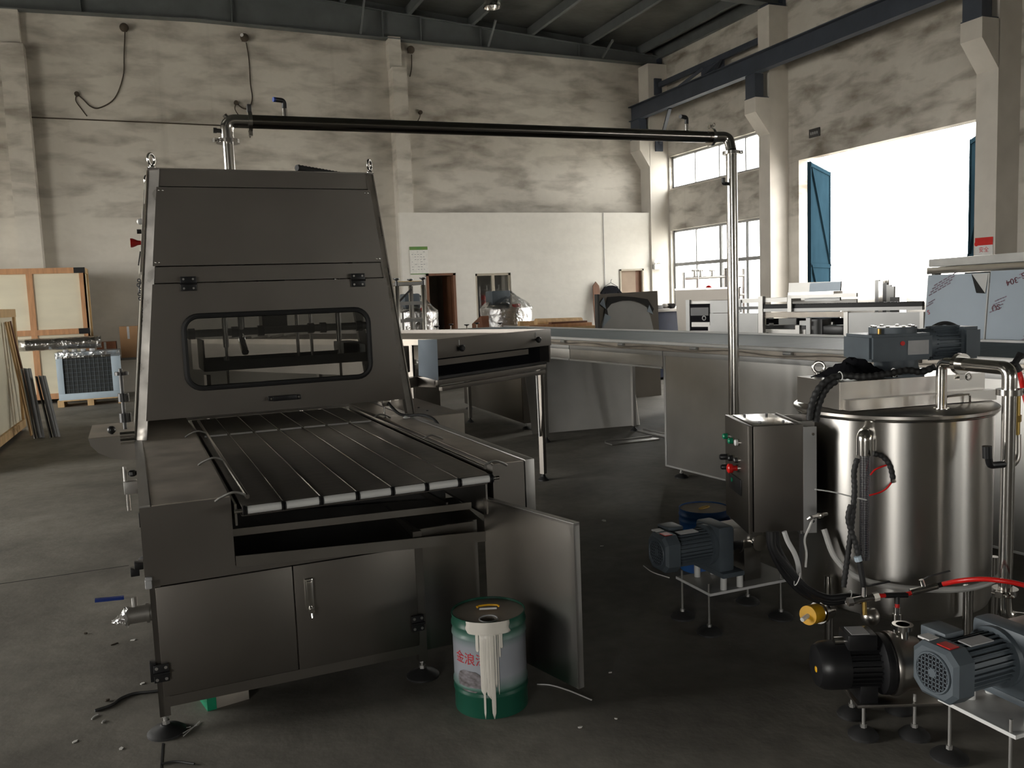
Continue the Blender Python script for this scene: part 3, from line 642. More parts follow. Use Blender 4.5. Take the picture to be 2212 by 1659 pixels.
for x, y in ((0.188, YT+0.03), (1.422, YT+0.03), (0.188, YTB-0.06), (1.422, YTB-0.06)):
    G().lathe([(0.02, 0), (0.02, 0.006), (0.012, 0.014), (0.009, 0.022)], (x, y, 2.424), n=16).tor((x, y, 2.472), (0.82, -0.57, 0), 0.031, 0.0075).o('eye_bolt', 'steel_bright', EN)
# flow pan and plumbing seen through the window
pan = G().box((0.40, 1.98, 1.262), (1.40, 1.99, 1.322)).box((0.40, 2.40, 1.262), (1.40, 2.41, 1.322)).box((0.40, 1.98, 1.262), (0.41, 2.41, 1.45)).box((1.39, 1.98, 1.262), (1.40, 2.41, 1.37)).box((0.40, 1.98, 1.262), (1.40, 2.41, 1.268)).o('flow_pan', 'steel_pale', EN, 0)
for x in (0.54, 1.235):
    r_ = G().cyl((x, 2.03, 1.12), (x, 2.03, 1.40), 0.009, 12).cyl((x, 2.03, 1.40), (x, 2.03, 1.85), 0.017, 14).o('lift_rod', 'steel_bright', EN)
    G().cyl((x, 2.03, 1.322), (x, 2.03, 1.345), 0.019, 12).o('nut', 'steel_bright', r_)
    G().cyl((x, 2.03, 1.13), (x, 2.03, 1.15), 0.016, 12).o('nut', 'steel_bright', r_)
pp = G().cyl((0.12, 2.25, 1.485), (1.50, 2.25, 1.485), 0.024, 18).o('spreader_pipe', 'steel', EN)
for x in (0.36, 0.62, 0.78, 1.10, 1.18, 1.42): G().cyl((x-0.02, 2.25, 1.485), (x+0.02, 2.25, 1.485), 0.034, 16).o('collar', 'steel_dark', pp)
G().cyl((0.30, 2.25, 1.40), (0.30, 2.25, 1.56), 0.012, 12).lathe([(0.03, 0), (0.03, 0.02)], (0.30, 2.25, 1.56), n=8).o('valve_stem', 'black_plastic', pp)
G().tube(fillet([(0.66, 2.25, 1.80), (0.66, 2.25, 1.42), (0.66, 2.12, 1.36)], 0.05), 0.022, 14).o('down_pipe', 'steel_bright', pp)
G().box((0.80, 2.30, 1.50), (0.96, 2.45, 1.85)).o('vibrator_motor', 'black_plastic', EN, 0)
for x in (1.02, 1.11): G().cyl((x, 2.3, 1.30), (x, 2.3, 1.80), 0.011, 12).o('support_rod', 'steel_bright', EN)
G().box((1.30, 2.2, 1.26), (1.42, 2.5, 1.38)).o('blower_duct', 'steel_dark', EN, 0)
# --- left flank: control buttons, guard, valve, clamps
zb = lambda z, d: xl(z)-d
bx_ = G(); bx_.ext([(xl(1.86)-0.012, 1.85, 1.86), (xl(1.86)-0.012, 2.3, 1.86), (xl(2.24)-0.012, 2.3, 2.24), (xl(2.24)-0.012, 1.85, 2.24)], (0.016, 0, 0)); cpn = bx_.o('control_panel', 'steel', EN, 0)
G().lathe([(0.018, 0), (0.018, 0.012), (0.014, 0.022), (0.004, 0.028)], (zb(2.15, 0.012), 1.95, 2.15), (-1, 0, 0), 14).o('indicator_lamp', 'white_plastic', cpn)
G().cyl((zb(2.09, 0.012), 1.95, 2.094), (zb(2.09, 0.036), 1.95, 2.094), 0.013, 12).o('selector_switch', 'black_plastic', cpn)
G().lathe([(0.012, 0), (0.014, 0.018), (0.02, 0.03), (0.026, 0.045), (0.026, 0.056)], (zb(2.03, 0.012), 1.95, 2.03), (-1, 0, 0), 16).o('stop_button', 'red_plastic', cpn)
G().tube(curve([(zb(1.95, 0.01), 1.93, 1.98), (zb(1.95, 0.018), 1.93, 1.94), (zb(1.95, 0.026), 1.93, 1.90)], 4), 0.004, 6).o('key_cord', 'black_plastic', cpn)
ch = G()
for k in range(9): ch.tor((zb(1.8, 0.012)+0.006*math.sin(k*2), 1.93, 1.815-0.013*k), (1, 0.3, 0) if k % 2 else (0.2, 1, 0), 0.0085, 0.0032, 10, 6)
ch.o('key_chain', 'black_plastic', EN)
pts = [(-0.253, 0.928)] + [(-0.253+0.25*(1-math.cos(math.radians(a))), 0.925-0.145*math.sin(math.radians(a))) for a in (15, 35, 55, 75, 90)] + [(0.0, 0.928)]
gd = G().ext([(x, 1.93, z) for x, z in pts], (0, 0.006, 0)).o('side_guard', 'steel', EN, 0)
G().box((-0.253, 1.93, 0.926), (-0.002, 2.55, 0.932)).o('guard_top', 'steel_dusty', gd, 0)
G().sph((-0.132, 2.02, 0.957), 0.024).cyl((-0.132, 2.02, 0.93), (-0.132, 2.02, 0.94), 0.008).o('ball_knob', 'black_plastic', gd)
for z, r_ in ((0.962, 0.016), (0.925, 0.018)): G().cyl((-0.085, 1.72, z), (-0.01, 1.72, z), r_, 16).o('stub_shaft', 'steel_bright', EN)
cl = G().box((-0.075, 0.95, 0.775), (-0.013, 1.02, 0.835), 0.003).o('clamp_block', 'steel_matte', EN)
G().cyl((-0.06, 0.985, 0.69), (-0.06, 0.985, 0.775), 0.009, 12).o('clamp_rod', 'steel_bright', cl)
G().cyl((-0.066, 0.985, 0.835), (-0.066, 0.985, 0.905), 0.008, 12).o('clamp_rod', 'steel_matte', cl)
G().lathe([(0.012, 0), (0.02, 0.008), (0.02, 0.022), (0.01, 0.03)], (-0.032, 0.985, 0.855), n=10).o('clamp_knob', 'black_plastic', cl)
g = G().cyl((-0.06, 2.2, 0.93), (-0.06, 2.2, 1.30), 0.011, 12); g.o('lift_column', 'steel_dark', EN)
for z0, z1, r_ in ((0.975, 1.03, 0.034), (1.10, 1.15, 0.032), (1.26, 1.28, 0.04)): G().cyl((-0.055, 2.2, z0), (-0.055, 2.2, z1), r_, 14).o('bearing', 'black_plastic', EN)
vl = G().cyl((-0.095, 0.3, 0.40), (-0.0, 0.3, 0.40), 0.036, 18).cyl((-0.10, 0.3, 0.40), (-0.085, 0.3, 0.40), 0.04, 18).cyl((-0.02, 0.3, 0.40), (-0.008, 0.3, 0.40), 0.042, 18).o('drain_valve', 'steel_matte', EN)
G().cyl((-0.06, 0.3, 0.435), (-0.06, 0.3, 0.475), 0.012, 12).bar((-0.06, 0.3, 0.475), (-0.10, 0.3, 0.478), 0.016, 0.005).o('valve_stem', 'steel_matte', vl)
G().bar((-0.098, 0.3, 0.479), (-0.205, 0.3, 0.486), 0.02, 0.012).o('valve_lever', 'blue_plastic', vl, 0)
random.seed(3)
wrap = []
for i in range(7):
    a = i/6; c = Vector((-0.09-0.055*a, 0.3, 0.40-0.015*a)); wrap.append((c, 0.046*(1-a*0.85)))
g = G(); rings = []
for c, r_ in wrap:
    rings.append([g.bm.verts.new(c + Vector((random.uniform(-.008, .008), r_*math.cos(k*math.pi/6)*random.uniform(.7, 1.15), r_*math.sin(k*math.pi/6)*random.uniform(.7, 1.15)))) for k in range(12)])
g.skin(rings); g.o('plastic_wrap', 'stretch_film', vl, 20)
for x, y, z, mt in ((-0.03, -0.005, 0.683, 'black_plastic'), (-0.045, -0.005, 0.66, 'black_plastic')):
    G().box((x-0.016, y, z-0.014), (x+0.016, y+0.05, z+0.014), 0.003).o('latch', mt, EN)
G().box((-0.014, -0.042, 0.600), (0.010, -0.008, 0.632), 0.004).box((-0.012, -0.045, 0.632), (0.012, -0.01, 0.645), 0.003).o('limit_switch', 'label_grey', EN)
G().box((-0.022, -0.01, 0.225), (0.0, 0.03, 0.30), 0.002).o('side_hinge', 'black_plastic', EN)
G().box((-0.018, 0.3, 0.76), (-0.013, 0.34, 0.82), 0.002).o('side_latch', 'black_plastic', EN)
# --- side housing on the far flank, hose and sensor cable
sh = G().box((1.635, 1.94, 0.56), (2.035, 3.0, 0.872), 0.004).o('fan_housing', 'steel_dusty', EN)
for y in (2.2, 2.4): G().cyl((1.86, y, 0.872), (1.86, y, 0.878), 0.008, 8).o('screw', 'steel_dark', sh)
for x, y in ((1.68, 2.0), (1.98, 2.0), (1.68, 2.9), (1.98, 2.9)): G().box((x, y, 0.0), (x+0.04, y+0.04, 0.56)).o('leg', 'steel_matte', sh, 0)
G().tube([(0.99+0.36*t, YT+0.07+0.25*t, 2.452-0.008*t) for t in [i/30 for i in range(31)]], 0.02, 10, rr=lambda i: 0.022 if i % 2 else 0.018).o('cable_conduit', 'black_rubber', EN)
G().tube(curve([(1.46, 1.80, 1.02), (1.47, 1.72, 0.985), (1.50, 1.66, 0.945), (1.545, 1.62, 0.935), (1.60, 1.50, 0.945), (1.63, 1.38, 0.93), (1.645, 1.30, 0.88)], 6), 0.009, 8).o('sensor_cable', 'black_rubber', EN)
G().box((1.43, 1.76, 0.985), (1.48, 1.80, 1.025), 0.004).cyl((1.44, 1.78, 0.985), (1.44, 1.78, 0.93), 0.006, 8).o('sensor_bracket', 'steel_bright', EN)
G().lathe([(0.022, 0), (0.02, 0.008), (0.006, 0.018), (0.004, 0.026)], (1.538, 1.635, 0.918), n=14).o('cable_clip', 'white_plastic', EN)
G().tube(curve([(1.44, 1.78, 0.93), (1.43, 1.70, 0.925), (1.40, 1.66, 0.93)], 4), 0.006, 8).o('sensor_lead', 'steel_bright', EN)
# small box lying under the cabinet
ub = thing('carton', 'small white and green carton lying on the floor under the coating machine', 'box', (0.13, 3.68, 0), math.radians(12))
G().box((-0.07, -0.03, 0), (0.10, 0.10, 0.065), 0.002).o('carton_body', 'steel_dusty', ub)
G().box((-0.072, -0.032, 0), (-0.035, 0.10, 0.067)).o('printed_band', 'green_plastic', ub, 0)
# ------------------------------------------------------------------ overhead product pipe
PZ = 2.70; PLy = 5.28
P0 = Vector((0.455, PLy, PZ)); P1 = Vector((3.70, 5.20, PZ))
pipe = thing('overhead_pipe', 'steel product pipe running overhead from the coating machine to a tall riser', 'pipe', (0, 0, 0))
ra = Vector((0.455-0.03, PLy+0.0, 0)); riserL = Vector((0.437, 5.285, 0))
G().cyl((riserL.x, riserL.y, 2.425), (riserL.x, riserL.y, 2.575), 0.031, 24).o('outlet_pipe', 'steel_bright', pipe)
def clampf(p, ax, r, parent, up):
    c = G().cyl(Vector(p)-Vector(ax)*0.011, Vector(p)+Vector(ax)*0.011, r, 28).o('pipe_clamp', 'steel_bright', parent)
    u = Vector(up); w = Vector(ax).cross(u)
    G().bar(Vector(p)+u*(r-0.004), Vector(p)+u*(r+0.022), 0.026, 0.022, ax).cyl(Vector(p)+u*(r+0.012)-w*0.028, Vector(p)+u*(r+0.012)+w*0.028, 0.005, 8).tor(Vector(p)+u*(r+0.012)+w*0.038, ax, 0.012, 0.004, 14, 6).o('wing_nut', 'steel_bright', c)
clampf((riserL.x, riserL.y, 2.585), (0, 0, 1), 0.066, pipe, (-0.9, -0.4, 0))
G().tube(fillet([(riserL.x, riserL.y, 2.59), (riserL.x, riserL.y, PZ), (0.56, PLy, PZ)], 0.085, 10), 0.038, 20).o('elbow', 'steel_bright', pipe)
for d_, m_ in ((Vector((-0.6, 0, 0.75)), 'steel_bright'), (Vector((-0.9, 0, 0.05)), 'steel_dark')):
    b_ = Vector((0.475, PLy, PZ-0.03)) if m_ == 'steel_bright' else Vector((0.44, PLy, 2.64)); d_ = d_.normalized()
    G().cyl(b_+d_*0.03, b_+d_*0.065, 0.012, 12).cyl(b_+d_*0.06, b_+d_*0.078, 0.016, 6).o('plug', m_, pipe)
clampf((0.565, PLy, PZ), (1, 0, 0), 0.058, pipe, (0, 0, -1))
G().box((0.553, PLy-0.02, PZ+0.05), (0.577, PLy+0.02, PZ+0.095), 0.004).o('clamp_lug', 'steel_dark', pipe)
G().cyl((0.575, PLy, PZ), (3.66, 5.205, PZ), 0.0385, 28).o('jacket_pipe', 'jacket_steel', pipe)
def airfit(p, d, pr, mc='blue_plastic'):
    p = Vector(p); d = Vector(d)
    f = G().cyl(p, p+Vector((0, 0, 0.045)), 0.015, 14).o('air_fitting', 'steel_bright', pr)
    G().tube(fillet([p+Vector((0, 0, 0.04)), p+Vector((0, 0, 0.09)), p+Vector((0, 0, 0.09))+d*0.06], 0.02, 6), 0.014, 12).o('fitting_elbow', 'black_plastic', f)
    q_ = p+Vector((0, 0, 0.09))+d*0.055; G().cyl(q_, q_+d*0.012, 0.0145, 12).o('release_collar', mc, f)
airfit((0.765, PLy, PZ+0.037), (-0.95, -0.3, 0), pipe); airfit((3.475, 5.207, PZ+0.037), (-0.95, -0.3, 0), pipe, 'black_plastic')
clampf((3.67, 5.204, PZ), (1, 0, 0), 0.062, pipe, (0, 0, 1))
VX, VY = 3.795, 5.14
G().tube(fillet([(3.68, 5.20, PZ), (VX, 5.17, PZ), (VX, VY, 2.60)], 0.08, 10), 0.037, 20).o('elbow', 'steel_bright', pipe)
clampf((VX, VY, 2.585), (0, 0, 1), 0.062, pipe, (0.8, -0.5, 0))
G().cyl((VX, VY, 0.20), (VX, VY, 2.575), 0.0385, 28).o('riser_pipe', 'steel_bright', pipe)
G().tube(fillet([(VX, VY, 0.21), (VX, VY, 0.10), (VX-0.12, VY-0.2, 0.10), (3.12, 3.95, 0.30), (3.0, 3.72, 0.42)], 0.08, 8), 0.036, 16).o('supply_pipe', 'steel', pipe)
G().cyl((VX-0.035, VY-0.01, 2.37), (VX-0.065, VY-0.015, 2.37), 0.012, 10).tube(fillet([(VX-0.06, VY-0.015, 2.37), (VX-0.085, VY-0.02, 2.37), (VX-0.085, VY-0.02, 2.41)], 0.015), 0.013, 10).o('air_fitting', 'black_plastic', pipe)
# ================================================================== holding tank with agitator
def at(x, y, d): return CP + ray(x, y)*d
TC = Vector((2.97, 2.88, 0)); TR = 0.395
TK = thing('holding_tank', 'large round polished steel holding tank with a gearmotor on its lid', 'tank', TC)
def tl(p): return Vector(p) - TC                                        # world -> tank local
G().lathe([(0.10, 0.17), (0.30, 0.235), (TR-0.01, 0.275), (TR, 0.30), (TR, 1.085), (TR-0.01, 1.095)], n=96).o('tank_body', 'steel_tank', TK, 40)
lid = G().lathe([(0.412, 1.095), (0.417, 1.10), (0.417, 1.112), (0.410, 1.117), (0.05, 1.119)], n=72).o('lid', 'steel', TK, 40)
G().tor((0, 0, 1.092), (0, 0, 1), 0.403, 0.007, 72, 8).o('rim_ring', 'steel_bright', lid)
hp = [tl(gz(2043, 880, 1.112)), tl(gz(2095, 874, 1.112))]
G().tube(fillet([hp[0]+Vector((0, 0, 0)), hp[0]+Vector((0, 0, 0.045)), hp[1]+Vector((0, 0, 0.045)), hp[1]], 0.012, 5), 0.0045, 8).o('lid_handle', 'steel_bright', lid)
for a in (190, 265, 330, 60):
    x, y = 0.432*math.cos(math.radians(a)), 0.432*math.sin(math.radians(a))
    f = G().cyl((x, y, 0.055), (x, y, 0.42), 0.019, 18).o('leg', 'steel_bright', TK)
    G().lathe([(0.045, 0), (0.045, 0.01), (0.02, 0.035), (0.012, 0.06)], (x, y, 0), n=18).o('foot', 'black_rubber', f)
# bridge beam across the lid, turned with the tank's bracket
ba = math.atan2(-0.14, 0.99)
def bl(u, v, z):                                                        # u along the beam, v across, from its near left corner
    return tl((2.611 + 0.99*u + 0.14*v, 2.815 - 0.14*u + 0.99*v, z))
def blbox(g, u0, u1, v0, v1, z0, z1):
    g.ext([bl(u0, v0, z0), bl(u1, v0, z0), bl(u1, v1, z0), bl(u0, v1, z0)], (0, 0, z1-z0))
g = G(); blbox(g, 0, 0.72, 0, 0.31, 1.121, 1.237); beam = g.o('bridge_beam', 'steel_matte', TK, 0)
g = G(); blbox(g, 0.0, 0.72, -0.004, 0.0, 1.121, 1.237); blbox(g, -0.004, 0.0, 0, 0.31, 1.121, 1.237); g.o('beam_skin', 'steel', beam, 0)
g = G(); blbox(g, 0.01, 0.74, -0.05, -0.004, 1.121, 1.165); g.o('mounting_flange', 'steel', beam, 0)
e0 = bl(0.06, 0.24, 1.237)
G().lathe([(0.02, 0), (0.018, 0.008), (0.01, 0.016)], e0, n=14).tor(e0+Vector((0, 0, 0.042)), (0.70, 0.71, 0.0), 0.024, 0.0065).o('eye_bolt', 'steel_bright', beam)
# gearmotor
GC = tl(at(1935, 775, 3.80)); GC.z = 1.237
gm = G().lathe([(0.115, 0), (0.115, 0.012), (0.095, 0.03), (0.09, 0.05), (0.09, 0.075)], (GC.x, GC.y, 1.237), n=28).o('gearmotor_flange', 'motor_grey', TK)
ang = math.radians(-14)
def gl(u, v, z): return Vector((GC.x + u*math.cos(ang) - v*math.sin(ang), GC.y + u*math.sin(ang) + v*math.cos(ang), z))
def glbox(g, u0, u1, v0, v1, z0, z1, bev=0):
    h = G(); 
    g.ext([gl(u0, v0, z0), gl(u1, v0, z0), gl(u1, v1, z0), gl(u0, v1, z0)], (0, 0, z1-z0))
g = G(); glbox(g, -0.19, 0.10, -0.12, 0.11, 1.31, 1.425); bmesh.ops.bevel(g.bm, geom=list(g.bm.edges), offset=0.012, segments=2, affect='EDGES'); gb = g.o('gearbox', 'motor_grey', TK)
G().cyl(gl(-0.02, -0.005, 1.42), gl(-0.02, -0.005, 1.452), 0.098, 28).o('gearbox_cap', 'motor_grey', gb)
for a in range(0, 360, 45): G().cyl(gl(-0.02+0.083*math.cos(math.radians(a)), -0.005+0.083*math.sin(math.radians(a)), 1.45), gl(-0.02+0.083*math.cos(math.radians(a)), -0.005+0.083*math.sin(math.radians(a)), 1.458), 0.008, 6).o('cap_bolt', 'steel_bright', gb)
G().cyl(gl(-0.115, -0.06, 1.424), gl(-0.115, -0.06, 1.448), 0.008, 8).o('breather_plug', 'brass', gb)
g = G(); glbox(g, -0.02, 0.075, -0.1225, -0.12, 1.335, 1.395); g.o('nameplate', 'label_grey', gb, 0)
G().cyl(gl(-0.045, -0.119, 1.385), gl(-0.045, -0.1235, 1.385), 0.010, 10).o('oil_plug', 'red_plastic', gb)
g = G().cyl(gl(0.10, 0.0, 1.37), gl(0.16, 0.01, 1.37), 0.068, 24).cyl(gl(0.16, 0.01, 1.37), gl(0.36, 0.015, 1.37), 0.062, 24)
for a in range(0, 360, 15):
    c, s_ = math.cos(math.radians(a)), math.sin(math.radians(a))
    g.bar(gl(0.16, 0.01+0.068*c, 1.37+0.068*s_), gl(0.30, 0.013+0.068*c, 1.37+0.068*s_), 0.004, 0.016, (gl(0.2, 0.01+c, 1.37+s_)-gl(0.2, 0.01, 1.37)))
mo = g.o('agitator_motor', 'motor_grey', TK)
g = G(); glbox(g, 0.27, 0.36, -0.075, 0.085, 1.30, 1.44); bmesh.ops.bevel(g.bm, geom=list(g.bm.edges), offset=0.014, segments=2, affect='EDGES'); g.o('fan_cover', 'motor_grey', mo)
G().tube([gl(0.20+0.13*t, 0.05, 1.432+0.022*math.sin(math.pi*t)) for t in [i/12 for i in range(13)]], 0.009, 10).o('motor_cable', 'black_rubber', mo)
# cloth thrown over the beam
random.seed(5); g = G(); NX, NY = 22, 9; grid = []
for i in range(NX):
    row = []
    for j in range(NY):
        u = -0.015 + 0.30*i/(NX-1); v = 0.01 + 0.17*j/(NY-1)
        hgt = 0.085*math.sin(math.pi*min(1, max(0, (i+1)/NX)))*(0.6+0.4*math.sin(i*0.9+j))*math.sin(math.pi*(j+0.6)/NY) + random.uniform(0, 0.008)
        row.append(g.bm.verts.new(bl(u + random.uniform(-.006, .006), v, 1.240+max(0, hgt))))
    grid.append(row)
for i in range(NX-1):
    for j in range(NY-1): g.bm.faces.new((grid[i][j], grid[i+1][j], grid[i+1][j+1], grid[i][j+1]))
cl = g.o('rag', 'black_cloth', None, 60); cl.location = TC
sm = cl.modifiers.new('s', 'SOLIDIFY'); sm.thickness = 0.006; sm.offset = 1
tag(cl, 'crumpled black rag lying on the bridge beam of the steel tank', 'rag')
# level gauge: elbow, clear tube, cables
lt = tl(at(1868, 1000, 3.50)); lt.z = 0
el = tl(at(1882, 930, 3.56))
nd = Vector((lt.x, lt.y, 0)).normalized()
gauge = G().tube(fillet([Vector((nd.x*0.385, nd.y*0.385, 1.035)), Vector((lt.x, lt.y, 1.035)), Vector((lt.x, lt.y, 0.955))], 0.04, 10), 0.031, 20).o('level_gauge_elbow', 'steel_bright', TK)
G().cyl((lt.x, lt.y, 0.52), (lt.x, lt.y, 0.965), 0.020, 20).o('sight_tube', 'clear_tube', gauge)
sp = G()
N = 300
sp.tube([(lt.x+0.0165*math.cos(i*0.9), lt.y+0.0165*math.sin(i*0.9), 0.53+0.42*i/N) for i in range(N+1)], 0.0012, 4)
sp.o('tube_spiral', 'label_grey', gauge)
def px(pts, d): return [tl(at(x, y, dd if False else d)) for x, y in pts]
def rib(i): return 0.0125 if i % 2 else 0.0105
def dense(pts, n=4):
    return curve(pts, n)
def resample(pts, step):
    out = [pts[0]]; acc = 0
    for a, b in zip(pts, pts[1:]):
        L_ = (b-a).length; t = step-acc
        while t <= L_: out.append(a+(b-a)*(t/L_)); t += step
        acc = L_ - (t-step)
    return out
def ribbed(pts, r, name, parent, mat='black_rubber', step=0.005):
    p = resample(curve(pts, 10), step)
    return G().tube(p, r, 10, rr=lambda i: r if (i//2) % 2 else r*0.84).o(name, mat, parent)
ribbed(px([(1886, 980), (1905, 985), (1922, 1005), (1930, 1037)], 3.44), 0.0115, 'corrugated_hose', gauge)
ribbed(px([(1852, 990), (1845, 1020), (1846, 1060), (1842, 1110), (1838, 1150), (1830, 1210), (1822, 1270)], 3.40), 0.0115, 'corrugated_hose', gauge)
ribbed(px([(1838, 1090), (1832, 1120), (1840, 1150), (1850, 1180), (1857, 1215)], 3.38), 0.0115, 'corrugated_hose', gauge)
G().tube(curve(px([(1857, 1215), (1862, 1245), (1866, 1268)], 3.38), 5), 0.011, 10).o('hose_tail', 'black_rubber', gauge)
G().cyl(px([(1852, 1202)], 3.37)[0], px([(1855, 1212)], 3.37)[0], 0.0145, 10).o('hose_collar', 'pale_blue_paint', gauge)
G().cyl(px([(1929, 1035)], 3.44)[0], px([(1931, 1042)], 3.44)[0], 0.011, 10).o('ferrule', 'steel_bright', gauge)
for pts in ([(1880, 1026), (1890, 1015), (1905, 1008), (1915, 1005)], [(1878, 1070), (1900, 1064), (1915, 1055), (1926, 1042)]):
    G().tube(curve(px(pts, 3.45), 5), 0.0035, 6).o('signal_wire', 'red_plastic', gauge)
G().tube(curve(px([(1760, 1057), (1800, 1063), (1840, 1073), (1872, 1080)], 3.42), 5), 0.0028, 6).o('cable_tie', 'white_plastic', gauge)
# control box on the tank's flank
ca = math.radians(-20.6)
CB = thing('control_box', 'stainless steel control box with coloured buttons fixed beside the holding tank', 'control box', (2.229, 2.93, 0), ca)
G().box((0.024, 0.0, 0.617), (0.233, 0.345, 1.070), 0.003).o('box_body', 'steel_front', CB)
dr_ = G().box((0.0, -0.002, 0.612), (0.018, 0.347, 1.073), 0.003).o('box_door', 'steel_front', CB)
G().box((0.03, 0.02, 1.070), (0.20, 0.325, 1.0745), 0.001).o('top_plate', 'steel_bright', CB)
for x in (0.07, 0.17):
    for y in (0.06, 0.28): G().cyl((x, y, 1.0745), (x, y, 1.082), 0.006, 8).o('screw', 'steel_dark', CB)
br = G().box((0.233, 0.05, 0.60), (0.30, 0.058, 1.075)).box((0.225, 0.015, 0.60), (0.233, 0.33, 1.075)).box((0.233, 0.25, 0.60), (0.36, 0.258, 1.075)).o('mounting_bracket', 'steel_matte', CB, 0)
g_ = G().box((0.233, -0.004, 0.608), (0.288, 0.002, 1.06)).o('bracket_plate', 'steel_pale', CB, 0)
for z in (0.66, 1.03): G().cyl((0.27, 0.0, z), (0.27, -0.014, z), 0.006, 8).o('bolt', 'steel_bright', CB)
def button(y, z, r, l, mat, nm, mush=False):
    b_ = G().cyl((0.0, y, z), (-0.008, y, z), r*1.12, 16).o('button_bezel', 'steel_bright', dr_)
    pr_ = [(r*0.75, 0), (r*0.75, l*0.38), (r*1.25, l*0.42), (r*1.35, l*0.6), (r*1.3, l*0.8), (r*0.9, l*0.9)] if mush else [(r, 0), (r, l*0.8), (r*0.7, l), (0.002, l*1.05)]
    G().lathe(pr_, (-0.008, y, z), (-1, 0, 0), 16).o(nm, mat, b_)
button(0.285, 0.985, 0.013, 0.02, 'green_plastic', 'green_lamp'); button(0.20, 0.978, 0.013, 0.02, 'green_plastic', 'green_lamp'); button(0.125, 0.983, 0.014, 0.012, 'label_white', 'meter')
button(0.29, 0.89, 0.014, 0.034, 'black_plastic', 'selector_knob'); button(0.205, 0.90, 0.013, 0.02, 'black_plastic', 'selector_knob'); button(0.13, 0.905, 0.012, 0.016, 'steel_dark', 'selector_knob')
button(0.285, 0.845, 0.012, 0.03, 'black_plastic', 'selector_knob'); button(0.14, 0.868, 0.016, 0.045, 'red_plastic', 'stop_button', True)
G().box((-0.006, 0.09, 0.755), (0.0, 0.27, 0.825), 0.002).o('display_unit', 'black_plastic', dr_)
G().cyl((-0.006, 0.22, 0.80), (-0.009, 0.22, 0.80), 0.010, 12).o('display_button', 'green_plastic', dr_)
# hoses around the tank and box
HX = TK
for k, off in enumerate(((0, 0), (9, 8), (-6, 14))):
    G().tube(curve(px([(1668+off[0], 1148), (1672+off[0], 1185), (1700+off[0], 1225+off[1]), (1740+off[0]*.6, 1268+off[1]), (1785, 1290+off[1]*.8), (1830, 1288+off[1]*.6), (1862, 1292+off[1]*.4)], 3.42+0.03*k), 8), 0.0135, 10).o('hose', 'black_plastic', HX)
for x, y in ((1722, 1250), (1833, 1290)):
    p_ = px([(x, y)], 3.42)[0]; G().tor(p_, (0.8, -0.5, -0.4), 0.028, 0.002, 20, 6).o('cable_tie', 'label_white', HX)
wh = G().tube(curve(px([(1694, 1148), (1702, 1170), (1716, 1195), (1724, 1220), (1727, 1250)], 3.52), 6), 0.0105, 10).o('white_hose', 'white_plastic', TK)
ph = G().tube(curve([TC*0 + Vector((0.445*math.cos(math.radians(a)), 0.445*math.sin(math.radians(a)), z)) for a, z in ((188, 0.62), (194, 0.52), (203, 0.46), (213, 0.435), (228, 0.425), (245, 0.42), (262, 0.415), (280, 0.42), (298, 0.43), (312, 0.45))], 6), 0.0125, 10).o('pale_hose', 'pale_hose', TK)
wt_ = G().tube(curve(px([(1756, 1120), (1748, 1140), (1738, 1165), (1742, 1195), (1740, 1225)], 3.44), 6), 0.0045, 8).o('thin_tube', 'pale_hose', TK)
sv = TK
p0 = px([(1752, 1118)], 3.44)[0]; p1 = px([(1785, 1110)], 3.56)[0]
G().cyl(p0, p1, 0.008, 10).cyl(p0+(p1-p0)*0.5, p0+(p1-p0)*0.7, 0.012, 6).o('valve_body', 'steel_bright', sv)
G().cyl(px([(1746, 1122)], 3.44)[0], px([(1753, 1117)], 3.43)[0], 0.009, 10).o('hose_barb', 'steel_matte', sv)
for k, pts in enumerate(([(1748, 908), (1752, 880), (1765, 845), (1785, 823), (1815, 812), (1870, 814), (1925, 806), (1960, 800), (1990, 803), (2018, 793)], [(1762, 912), (1766, 885), (1776, 855), (1790, 835), (1808, 822)])):
    pp_ = []
    for i, (x, y) in enumerate(pts):
        pp_.append(tl(at(x, y, 3.46 - (0.02 if k == 0 and i > 4 else 0.0))))
    ribbed(pp_, 0.0145, 'corrugated_hose', HX, step=0.006)
for x, y in ((1815, 812), (1931, 805)):
    G().tor(tl(at(x, y, 3.45)), (0.9, -0.2, 0.1), 0.017, 0.002, 16, 6).o('cable_tie', 'label_white', HX)
# yellow capped outlet, sample valves
oc = px([(1790, 1318)], 3.52)[0]; ob_ = px([(1712, 1338)], 3.36)[0]; dv = (ob_-oc).normalized()
ou = G().cyl(oc, oc+dv*0.10, 0.034, 20).cyl(oc+dv*0.055, oc+dv*0.075, 0.044, 20).o('outlet_stub', 'steel_bright', TK)
G().cyl(oc+dv*0.085, oc+dv*0.15, 0.038, 24).o('yellow_cap', 'yellow_plastic', ou)
G().tube(curve([oc+dv*0.145, oc+dv*0.165+Vector((0, 0, -0.005)), oc+dv*0.19+Vector((0, 0, -0.012))], 4), 0.009, 8).o('tissue_plug', 'white_plastic', ou)
VA = thing('air_manifold', 'steel ball valves joined by black tees and red air hose before the tank', 'valve', TC)
def seg(a, b, r, nm, mat, d=3.33, n=14): 
    return G().cyl(px([a], d)[0], px([b], d)[0], r, n).o(nm, mat, VA)
seg((1842, 1298), (1895, 1288), 0.0135, 'ball_valve', 'steel_bright'); seg((1866, 1292), (1866, 1268), 0.011, 'valve_neck', 'steel_bright')
G().lathe([(0.017, 0), (0.017, 0.02)], px([(1842, 1299)], 3.33)[0], (-0.9, 0.35, -0.1), 6).o('valve_nut', 'steel_matte', VA)
